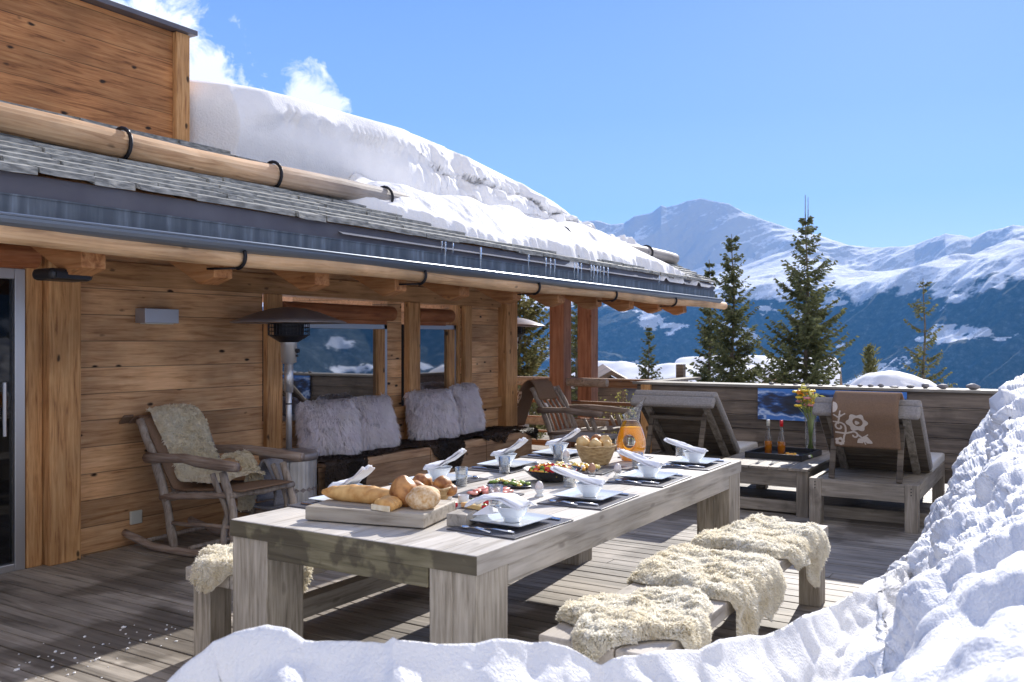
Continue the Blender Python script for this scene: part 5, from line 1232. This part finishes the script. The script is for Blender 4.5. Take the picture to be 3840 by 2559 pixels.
# slate with cheese and strawberries
def sl(label,x,y,rz_,w,d): t=thing('serving_slate',label,'slate',(x,y,ZT),rz_,'serving slates on the dining table'); MB().box(-w/2,w/2,-d/2,d/2,0,.006).build('slate',M['matslate'],t,bevel=.001); return t
sl('serving slate with cheese and strawberries behind the wooden block',3.38,2.26,.15,.18,.26)
t=thing('cheese_wedge','pale orange cheese slices among strawberries on the near slate','cheese',(3.37,2.29,ZT+.0065),.4); MB().add([(-.05,-.05,0),(.05,-.03,0),(.03,.06,0),(-.05,-.05,.018),(.05,-.03,.03),(.03,.06,.022)],[(0,2,1),(3,4,5),(0,1,4,3),(1,2,5,4),(2,0,3,5)]).build('cheese',M['cheese'],t,bevel=.002)
for k,(dx,dy,w) in enumerate(((-.05,.09,'leftmost strawberry on the near slate'),(.05,.06,'strawberry behind the cheese, second from the left'),(.07,.0,'strawberry at the back right of the near slate'),(-.03,-.06,'rightmost front strawberry on the near slate'))):
    t=thing('strawberry',w,'strawberry',(3.38+dx,2.27+dy,ZT+.008),0,'strawberries on the near slate'); MB().blob((0,0,.014),(.014,.014,.016),12,9,.12,seed=k).build('berry',M['red'],t,smooth=True); MB().lathe([(.011,.026),(.006,.029),(.001,.032)],n=6).build('calyx',M['green'],t)
for k,(x,y,w) in enumerate(((3.50,2.43,'small white jam pot left of the strawberries'),(3.53,2.545,'small white pot with a brown lid behind the near basket'),(4.72,2.36,'small clear pot near the melon platter'))):
    t=thing('jam_pot',w,'pot',(x,y,ZT),0,'small pots on the dining table'); MB().lathe([(.020,0),(.024,.003),(.026,.036),(.0245,.036),(.022,.012),(.002,.010)],n=20).build('pot',M['ceramic'] if k<2 else M['glass'],t,smooth=True)
    MB().lathe([(.0225,.028),(.001,.029)],n=16,capb=False).build('filling',M['red'] if k==0 else M['crustdark'],t)
sl('serving slate under the cured ham',3.72,2.44,.1,.22,.30)
t=thing('ham_slices','rosy folds of cured ham on the slate left of the egg','ham',(3.72,2.44,ZT+.007)); m=MB()
for k in range(16): m.blob((random.uniform(-.07,.07),random.uniform(-.11,.11),.010+random.uniform(0,.010)),(.03,.026,.010),9,6,.6,seed=k+60)
m.build('folds',M['ham'],t,smooth=True)
t=thing('vegetable_platter','oval dish of cucumber and pale grapes left of the black bowl','platter',(4.02,2.50,ZT)); MB().lathe([(.06,0),(.13,.008),(.128,.011),(.05,.006)],n=28,sx=.6).build('dish',M['blackbowl'],t,smooth=True)
m=MB();m2=MB()
for k in range(22): (m if k%3 else m2).blob((random.uniform(-.05,.05),random.uniform(-.10,.10),.016+random.uniform(0,.008)),(.016,.014,.008),8,6,.3,seed=k+90)
m.build('cucumber',M['green'],t,smooth=True); m2.build('grapes',M['yolk2'],t,smooth=True)
t=thing('melon_platter','slate with melon chunks and small fruits in front of the far basket','platter',(4.72,2.47,ZT),.1); MB().box(-.11,.11,-.20,.20,0,.006).build('slate',M['matslate'],t,bevel=.001)
m=MB();m2=MB();m3=MB()
for k in range(75): random.choice((m,m,m2,m3)).blob((random.uniform(-.055,.055),random.uniform(-.13,.13),.018+random.uniform(0,.016)),(.015,.014,.012),7,5,.35,seed=k+120)
m.build('melon',M['yolk2'],t,smooth=True); m2.build('orange_pieces',M['yolk'],t,smooth=True); m3.build('cheese_cubes',M['eggw'],t,smooth=True)
for k,(x,y,mm,w) in enumerate(((3.84,2.215,'eggw','white boiled egg in a white cup, right of the ham slate'),(5.02,2.70,'eggw','pale egg in a cup left of the far basket'),(4.56,2.29,'eggb','brown egg in a clear cup, left of two before the carafe'),(4.62,2.16,'eggw','cream egg in a clear cup, right of two before the carafe'))):
    t=thing('egg_cup',w,'egg cup',(x,y,ZT),0,'egg cups on the dining table')
    MB().lathe([(.022,0),(.023,.004),(.012,.012),(.020,.026),(.024,.036),(.021,.036),(.004,.020)],n=20).build('cup',M['ceramic'] if k<2 else M['glass'],t,smooth=True)
    MB().lathe([(.003,.020),(.014,.024),(.0205,.038),(.021,.048),(.017,.062),(.009,.072),(.001,.075)],n=18,capb=False).build('egg',M[mm],t,smooth=True)
sl('dark oval-handled serving slate in front of the carafe',4.93,2.27,.2,.12,.26)
sl('small serving slate with red sauce right behind the carafe',5.45,2.42,.1,.14,.2)
# ------------------------------------------------------------------ snowbank around the deck corner
def snowbank():
    sil=[(200,3300),(420,2900),(560,2640),(620,2565),(680,2510),(750,2450),(800,2402),(880,2376),(1000,2358),(1080,2372),(1140,2410),(1180,2412),(1280,2400),(1340,2395),(1400,2400),(1440,2408),(1472,2385),(1495,2397),(1560,2400),(1640,2410),(1780,2415),(1850,2398),(1900,2400),(1990,2410),(2060,2405),(2130,2420),(2190,2450),(2255,2488),(2290,2470),(2340,2455),(2500,2445),(2620,2440),(2700,2402),(2780,2390),(2870,2380),(2940,2350),(3000,2312),(3080,2290),(3150,2250),(3240,2203),(3300,2162),(3370,2128),(3402,2110),(3440,2050),(3476,1985),(3504,1911),(3570,1825),(3591,1748),(3632,1666),(3698,1610),(3718,1560),(3762,1488),(3775,1440),(3840,1408),(4200,1250),(5200,1200)]
    tc=[(200,1.8),(620,2.0),(1000,2.05),(1500,2.0),(2000,2.15),(2300,2.2),(2500,2.3),(2700,2.45),(3000,2.9),(3300,3.7),(3380,4.3),(3420,5.4),(3476,6.2),(3570,6.7),(3632,7.0),(3700,7.2),(3840,7.6),(4300,7.6),(5200,7)]
    PX=np.concatenate([np.linspace(200,3350,620,endpoint=False),np.linspace(3350,3860,420,endpoint=False),np.linspace(3860,5400,120)])
    py=np.interp(PX,[a for a,_ in sil],[b for _,b in sil]); T=np.interp(PX,[a for a,_ in tc],[b for _,b in tc])
    zc=HC-(py-1280)/3400*T
    l=(PX-1920)/3400; dx=FW[0]+l*RT[0]; dy=FW[1]+l*RT[1]
    ns=460; s=np.linspace(0,1,ns)
    X=np.zeros((len(PX),ns));Y=X.copy();Z=X.copy()
    gk=np.exp(-np.linspace(-2,2,61)**2); gk/=gk.sum(); zcs=np.convolve(np.pad(zc,30,mode='edge'),gk,'valid'); zcs=np.where(PX<3300,np.minimum(zcs,zc+.02),zc)
    for j,u in enumerate(s):
        if u<.80: k=u/.80; t_=.95*(T/.95)**k       # geometric spacing up to the crest
        else: k=(u-.80)/.20; t_=T+k*.55*np.interp(PX,[200,3300,3450,5400],[1,1,1.1,2.2])
        X[:,j]=dx*t_;Y[:,j]=dy*t_
        if u<.80:
            q=(t_-.95)/(T-.95)
            dip=np.interp(PX,[200,2600,3300,3450,3900,5400],[.10,.10,.16,.34,.30,.1])
            zn=np.interp(PX,[200,2600,3300,3840,5400],[.88,.84,.92,1.06,1.10])     # level near the camera
            zz=zn+(zcs+(zc-zcs)*sst(.90,1,q)-zn)*sst(0,1,q)**np.interp(PX,[200,3300,3450,5400],[1,1,1.5,1.5]); zz=zz-dip*.55*np.sin(np.clip(q,0,1)*math.pi)*(q<1)
            zf=zc-np.interp(PX,[200,3000,3400],[.30,.30,.1])*(1-np.exp(-(T-t_)/.28))+(zcs-zc)*sst(.02,.25,T-t_); bl3=sst(3450,3050,PX); Z[:,j]=zz*(1-bl3)+zf*bl3
        else: Z[:,j]=zc-(zc+.12)*k**1.35*(k>0)-.05*np.minimum(k*4,1)*(k>0)
    # roughness
    far=sst(2.2,3.4,np.hypot(X,Y))*sst(3050,3450,PX)[:,None]
    crest=np.abs(np.linspace(0,1,ns)-.80)[None,:]
    bl_0=np.abs(vn(X*7,Y*7,Z*7,76))
    nb=fbm(X*3.2,Y*3.2,Z*3.2,2,71)*.05+bl_0*.035+fbm(X*9,Y*9,Z*9,3,72)*.011*(1-far*.3)
    bl_=lambda f,s_:np.abs(vn(X*f,Y*f,Z*f,s_)); cr=bl_(5,73)*.05+bl_(11,74)*.034+bl_(23,79)*.016+bl_(3,78)*.06+fbm(X*45,Y*45,Z*45,2,80)*.004-.03
    at=np.clip(1-crest*26,0,1)
    P=np.stack([X,Y,Z],-1); P=ndisp(P,nb*(1-.8*at)+(cr-.02)*far*(1-.35*at)+fbm(X*24,Y*24,Z*24,3,75)*.003*(far+.35))
    o=gridmesh('snowbank',P,M['snowbank']); tag(o,'tall lumpy snowbank curving round the near and right edges of the deck','snowbank',kind='structure')
M['snowbank']=noisy('packed_snow',(.81,.81,.82),(.87,.87,.875),5,.7,.006,spec=.3,bscale=120)
M['snowbank'].node_tree.nodes['Principled BSDF'].inputs['Subsurface Weight'].default_value=.0
snowbank()
# snow tongue lying on the deck at the foot of the bank
def tongue():
    xs=np.linspace(5.2,9.45,260); ys=np.linspace(-.2,1.5,120); X,Y=np.meshgrid(xs,ys,indexing='ij')
    edge=np.interp(X,[5.2,5.9,6.3,6.8,7.6,8.3,9.45],[.75,.92,.98,.93,.86,.80,.72])+fbm(X*2.6,X*0,0,4,81)*.10
    h=.26*np.clip((edge-Y)/.32,-.3,1.5)+fbm(X*9,Y*9,0,4,82)*.02; Z=np.where(h>-.02,h,-.045)
    o=gridmesh('snow_foot',np.stack([X,Y,Z],-1),M['snowbank']); tag(o,'thin shaded snow apron lying on the deck at the foot of the snowbank','snow',kind='structure')
tongue()
# ------------------------------------------------------------------ conifers
def spruce(label,x,y,z0,h,rad,seed,mat_='needle',dens=1.,bare=.0,shape=.8,name='spruce_tree',tuft=1.,up=.4,spike=False,group='conifers beyond the terrace'):
    r=random.Random(seed); t=thing(name,label,'tree',(x,y,z0),0,group)
    tr=MB(); n=14; tr.tube([(.02*math.sin(k*1.1+seed),.02*math.cos(k*.9),h*k/n) for k in range(n+1)],[max(.012*h*(1-k/n)+.006,.006) for k in range(n+1)],8)
    V=[];F=[]
    def quad(a,b,w,sd):
        o=len(V); V.extend([a-sd*w*.35,a+sd*w*.35,b+sd*w*.15,(a+b)/2+sd*w,(a+b)/2-sd*w]); 
        F.append((o,o+1,o+3,o+4)); F.append((o+4,o+3,o+2,-1))
    z=h*.05; nb=0
    while z<h*.985:
        zf=z/h; L0=rad*max((1-zf)**shape,.02)+.02
        k=max(3,int(r.choice((7,8,10))*dens))
        for q in range(k):
            if r.random()<bare*(.5+zf): continue
            a=r.uniform(0,6.283); Ln=L0*r.uniform(.55,1.18); 
            if r.random()<.06: Ln*=1.3
            zz=z+r.uniform(-.5,.5)*h*.012
            d=Vector((math.cos(a),math.sin(a),0)); dr=-.22*(1-zf)+.45*zf
            pts=[]
            m=7
            for i in range(m+1):
                s=i/m; pts.append(Vector((0,0,zz))+d*Ln*s+Vector((0,0,Ln*(dr*s+up*s*s))))
            tr.tube([tuple(p) for p in pts[::2]],[max(.004,.010*(1-j/4)*(1-zf)+.003) for j in range(len(pts[::2]))],4,False)
            side=d.cross(Vector((0,0,1)))
            nt_=max(4,int(Ln/.045))
            for i in range(nt_):
                s=.12+.88*(i+r.random()*.6)/nt_; s=min(s,1); p=Vector((0,0,zz))+d*Ln*s+Vector((0,0,Ln*(dr*s+up*s*s)))
                for sg in (-1,1):
                    tl=(.05+.30*Ln*(1-s)*r.uniform(.5,1))*1.0
                    td=(d*r.uniform(.5,.9)+side*sg*r.uniform(.5,1)+Vector((0,0,r.uniform(-.55,.12)))).normalized()
                    ns=max(1,int(tl/.07))
                    for e in range(ns):
                        a0=p+td*tl*e/ns; nl=tl/ns+.02
                        dd=(td+Vector((r.gauss(0,.25),r.gauss(0,.25),r.gauss(-.05,.25)))).normalized()
                        sd=dd.cross(Vector((r.gauss(0,1),r.gauss(0,1),r.gauss(0,1)))).normalized()
                        w=.020*tuft*r.uniform(.7,1.3)
                        quad(a0,a0+dd*nl,w,sd)
                        if r.random()<.6:
                            sd2=dd.cross(sd).normalized(); quad(a0,a0+dd*nl*.9,w,sd2)
                        if r.random()<.5: d3=(dd+Vector((r.gauss(0,.9),r.gauss(0,.9),r.gauss(0,.7)))).normalized(); quad(a0,a0+d3*.06*tuft,w*.8,d3.cross(dd).normalized() if d3.cross(dd).length>0 else sd)
        z+=h*r.uniform(.013,.022)*(1.0+.9*zf)
    if spike:
        for dx in (-.035,.035): tr.tube([(dx*.3,0,h*.93),(dx,dx,h*.97),(dx*1.1,dx,h*1.055+dx)],[.014,.010,.005],5)
    tr.build('trunk',M['bark'],t)
    npmesh('crown',np.array([tuple(v) for v in V]),np.array(F),M[mat_],t)
    return t
def at(px,t_): l=(px-1920)/3400; return ((FW[0]+l*RT[0])*t_,(FW[1]+l*RT[1])*t_)
def tree(label,px,ytop,t_,hw,ybase=1.9,**k):
    x,y=at(px,t_); ztop=HC+(1280-ytop)/3400*t_; z0=-ybase; h=ztop-z0
    zr=(HC-.04*t_-z0)/h; rad=hw/3400*t_/max((1-zr)**k.get('shape',.8),.2)
    return spruce(label,x,y,z0,h,rad,int(px),**k)
tree('tall dark spruce with a double spiky tip, the largest behind the parapet',3025,800,17,165,shape=.72,spike=True,bare=.12)
tree('slender tall spruce left of the largest one',2748,880,18.5,112,shape=.62)
tree('narrow shorter spruce overlapping the left side of the slender tall one',2662,975,19.5,66,shape=.7,dens=.9)
tree('thin sparse spruce with bare upper stem, rightmost of the trees',3465,1045,21,78,dens=.6,bare=.45,shape=.5,mat_='needle2')
tree('small slim spruce in front of the snowy chalet roofs',2432,1222,24,42,shape=.7,dens=.7)
tree('tall spruce seen between the two red corner posts',2166,930,21,62,shape=.5,mat_='needle2')
tree('broad spruce at the end of the chalet wall, branches reaching right',1945,900,15.5,135,shape=.5,mat_='needle2',up=.45,dens=.9)
# bushy mountain pine
def pine(label,px,ytop,t_,hw,seed):
    r=random.Random(seed); x,y=at(px,t_); z0=-1.6; ztop=HC+(1280-ytop)/3400*t_; t=thing('mountain_pine',label,'tree',(x,y,z0),0,'conifers beyond the terrace'); h=ztop-z0
    tr=MB(); V=[];F=[]
    def quad(a,b,w,sd):
        o=len(V); V.extend([a-sd*w*.5,a+sd*w*.5,b+sd*w*.1,(a+b)/2+sd*w,(a+b)/2-sd*w]); F.append((o,o+1,o+3,o+4)); F.append((o+4,o+3,o+2,-1))
    wdt=hw/3400*t_
    shoots=[(0,0,1)]+[(r.uniform(-1,1),r.uniform(-1,1),r.uniform(.45,.82)) for _ in range(16)]
    for (a,b,f) in shoots:
        f=f*(1-.35*abs(a)) if (a or b) else 1
        p0=Vector((a*wdt*.3,b*wdt*.3,.2)); p1=Vector((a*wdt,b*wdt,h*f)); tr.tube([p0,(p0+p1)/2,p1],[.05,.03,.012],6)
        Ls=.8
        for k in range(420):
            q=r.random(); p=p1-Vector((0,0,1))*Ls*q+Vector((r.gauss(0,.05),r.gauss(0,.05),0)); d=Vector((r.gauss(0,1),r.gauss(0,1),r.uniform(.3,1.6))).normalized(); quad(p,p+d*(.10+.12*q),.017,d.cross(Vector((r.gauss(0,1),r.gauss(0,1),r.gauss(0,1)))).normalized())
    tr.build('trunk',M['bark'],t); npmesh('crown',np.array([tuple(v) for v in V]),np.array(F),M['needle2'],t)
pine('low bushy mountain pine with upright tufts behind the parapet mound',3262,1300,19,100,5)
def shrub(label,px,ylo,yhi,t_,hw,seed,n=1500,m='leaf'):
    r=random.Random(seed); x,y=at(px,t_); t=thing('shrub',label,'shrub',(x,y,-1.2),0,'shrubs behind the railing'); tr=MB();V=[];F=[]
    wdt=hw/3400*t_; z1=HC+(1280-yhi)/3400*t_+1.2; z0=max(HC+(1280-ylo)/3400*t_+1.2,.1)
    for k in range(26):
        a=r.uniform(0,6.28); q=r.uniform(.2,1)*wdt; e=Vector((math.cos(a)*q,math.sin(a)*q,r.uniform(z0+.3*(z1-z0),z1))); tr.tube([(0,0,0),tuple(e*.55+Vector((0,0,.1))),tuple(e)],[.012,.008,.003],5)
        for j in range(n//26):
            s=r.uniform(.35,1.02); p=e*s+Vector((r.gauss(0,.06),r.gauss(0,.06),r.gauss(0,.07))); d=Vector((r.gauss(0,1),r.gauss(0,1),r.gauss(.2,.8))).normalized(); sd=d.cross(Vector((r.gauss(0,1),r.gauss(0,1),1))).normalized()*.011; o=len(V); V.extend([p,p+d*.022+sd,p+d*.05,p+d*.022-sd]); F.append((o,o+1,o+2,o+3))
    tr.build('stems',M['bark'],t); npmesh('leaves',np.array([tuple(v) for v in V]),np.array(F),M[m],t)
shrub('dense green shrub behind the railing left of the far rocking chair',1985,1640,1420,14.2,70,1,4200,'needle2')
shrub('yellowish sparse shrub by the railing post near the parapet corner',2345,1600,1440,13.2,48,2,700)
shrub('yellow-green shrub low between the railing posts',2225,1640,1520,13.6,55,3,700)
shrub('small yellowish bush right of the thin sparse spruce',3560,1470,1448,17,30,4,300)
shrub('snow-dusted grey bush beside the right lounger foot end',3672,1700,1590,9.3,26,6,500,'bush')
# ------------------------------------------------------------------ neighbouring chalets
def gable(label,x,y,z0,w,d,he,hr,rot,sn,wallm,group='snowy chalets below the terrace'):
    t=thing('neighbouring_chalet',label,'house',(x,y,z0),rot,group)
    MB().box(-d/2,d/2,-w/2,w/2,0,he).add([(-d/2,-w/2,he),(-d/2,w/2,he),(-d/2,0,hr-.1),(d/2,-w/2,he),(d/2,w/2,he),(d/2,0,hr-.1)],[(0,2,1),(3,4,5)]).build('wall',wallm,t)
    ov=.45
    def roofp(off,th,dd):
        m=MB(); s=(hr-he)/(w/2); e=w/2+ov
        for sg in (-1,1):
            vs=[(xx,sg*yy,zz+o_) for xx in (-d/2-dd,d/2+dd) for (yy,zz) in ((0,hr+off),(e,hr+off-s*e)) for o_ in (0,th)]
            m.add(vs,[(0,1,3,2),(4,6,7,5),(0,4,5,1),(2,3,7,6),(1,5,7,3),(0,2,6,4)])
        return m
    roofp(0,.12,ov).build('roof',M['brownfar'],t)
    if sn:
        us=np.linspace(-d/2-ov+sn[1],d/2+ov,50); vv=np.linspace(-w/2-ov,w/2+ov,60); U,V_=np.meshgrid(us,vv,indexing='ij'); s=(hr-he)/(w/2)
        e1=np.clip(np.minimum(U-us[0],us[-1]-U)/.35,0,1); e2=np.clip((w/2+ov-np.abs(V_))/.35,0,1); Z=hr+.12-s*np.sqrt(V_**2+.15)+.1+sn[0]*np.sqrt(e1*(2-e1)*e2*(2-e2))+fbm(U*.8,V_*.8,0,3,int(abs(x)))*.06
        gridmesh('roof_snow',np.stack([U,V_,Z],-1),M['snow'],t)
    for k in (-1,1): MB().box(-d/2-.03,-d/2-.005,k*w*.22-.35,k*w*.22+.35,he*.45,he*.45+.8).build('window',M['black'],t)
    MB().box(-d/2-.5,-d/2-.38,-w/2-ov,w/2+ov,he-.30,he-.2).build('purlin',M['brownfar'],t)
    return t
bx,by=at(2275,24); gable('old brown gabled chalet beyond the railing, bare slates on its front eave',bx,by,-4.2,4.4,5.0,4.2-.55,4.2+.72,R(28),None,M['brownfar'])
bx,by=at(2520,30); gable('wide chalet roof buried in smooth snow behind the small slim spruce',bx,by,-4.75,5.0,7.,4.0,5.15,R(70),(.30,0),M['brownfar'])
bx,by=at(2830,33); gable('snow-covered chalet roof seen between the two tallest spruces',bx,by,-4.65,5.0,5.,4.0,5.2,R(100),(.35,0),M['brownfar'])
bx,by=at(2390,17); t=thing('chimney_stack','dark metal-capped chimney in front of the snowy chalet roofs','chimney',(bx,by,-2)); MB().box(-.16,.16,-.16,.16,0,2.62).build('shaft',M['fascia'],t,bevel=.01); MB().box(-.2,.2,-.2,.2,2.625,2.66).build('cowl',M['fascia'],t)
# snow mound behind the parapet and its low roof edge
def mound():
    x0,y0=at(3340,13); us=np.linspace(-1,1,90); U,V_=np.meshgrid(us,us,indexing='ij'); r=np.hypot(U,V_)
    Z=-.4+1.49*np.clip(1-r**2.1,0,1)+fbm(U*2.5,V_*2.5,0,4,91)*.05
    o=gridmesh('snow_mound',np.stack([U*1.55,V_*1.5,Z],-1),M['snow']); o.location=(x0,y0,0); tag(o,'rounded white snow mound rising just behind the stones on the parapet','snow mound')
mound()
bx,by=at(3490,15.5); t=thing('planter_box','pale planter edge behind the snow mound below the sparse spruce','planter',(bx,by,-.6)); MB().box(-.25,.25,-.55,.45,0,1.30).build('box',M['cap'],t,bevel=.01)
# trees on the slope behind the camera's right: they show in the window panes
for k,(x,y,h,rd,lb) in enumerate(((11.2,-5.6,7.5,1.6,'tall olive-green spruce on the slope off the right edge of the deck'),(14.5,-10.5,8,1.7,'second spruce farther down the slope off the right edge'))): spruce(lb,x,y,-2.2,h,rd,200+k,'needle2',shape=.6,dens=.8,tuft=1.6)
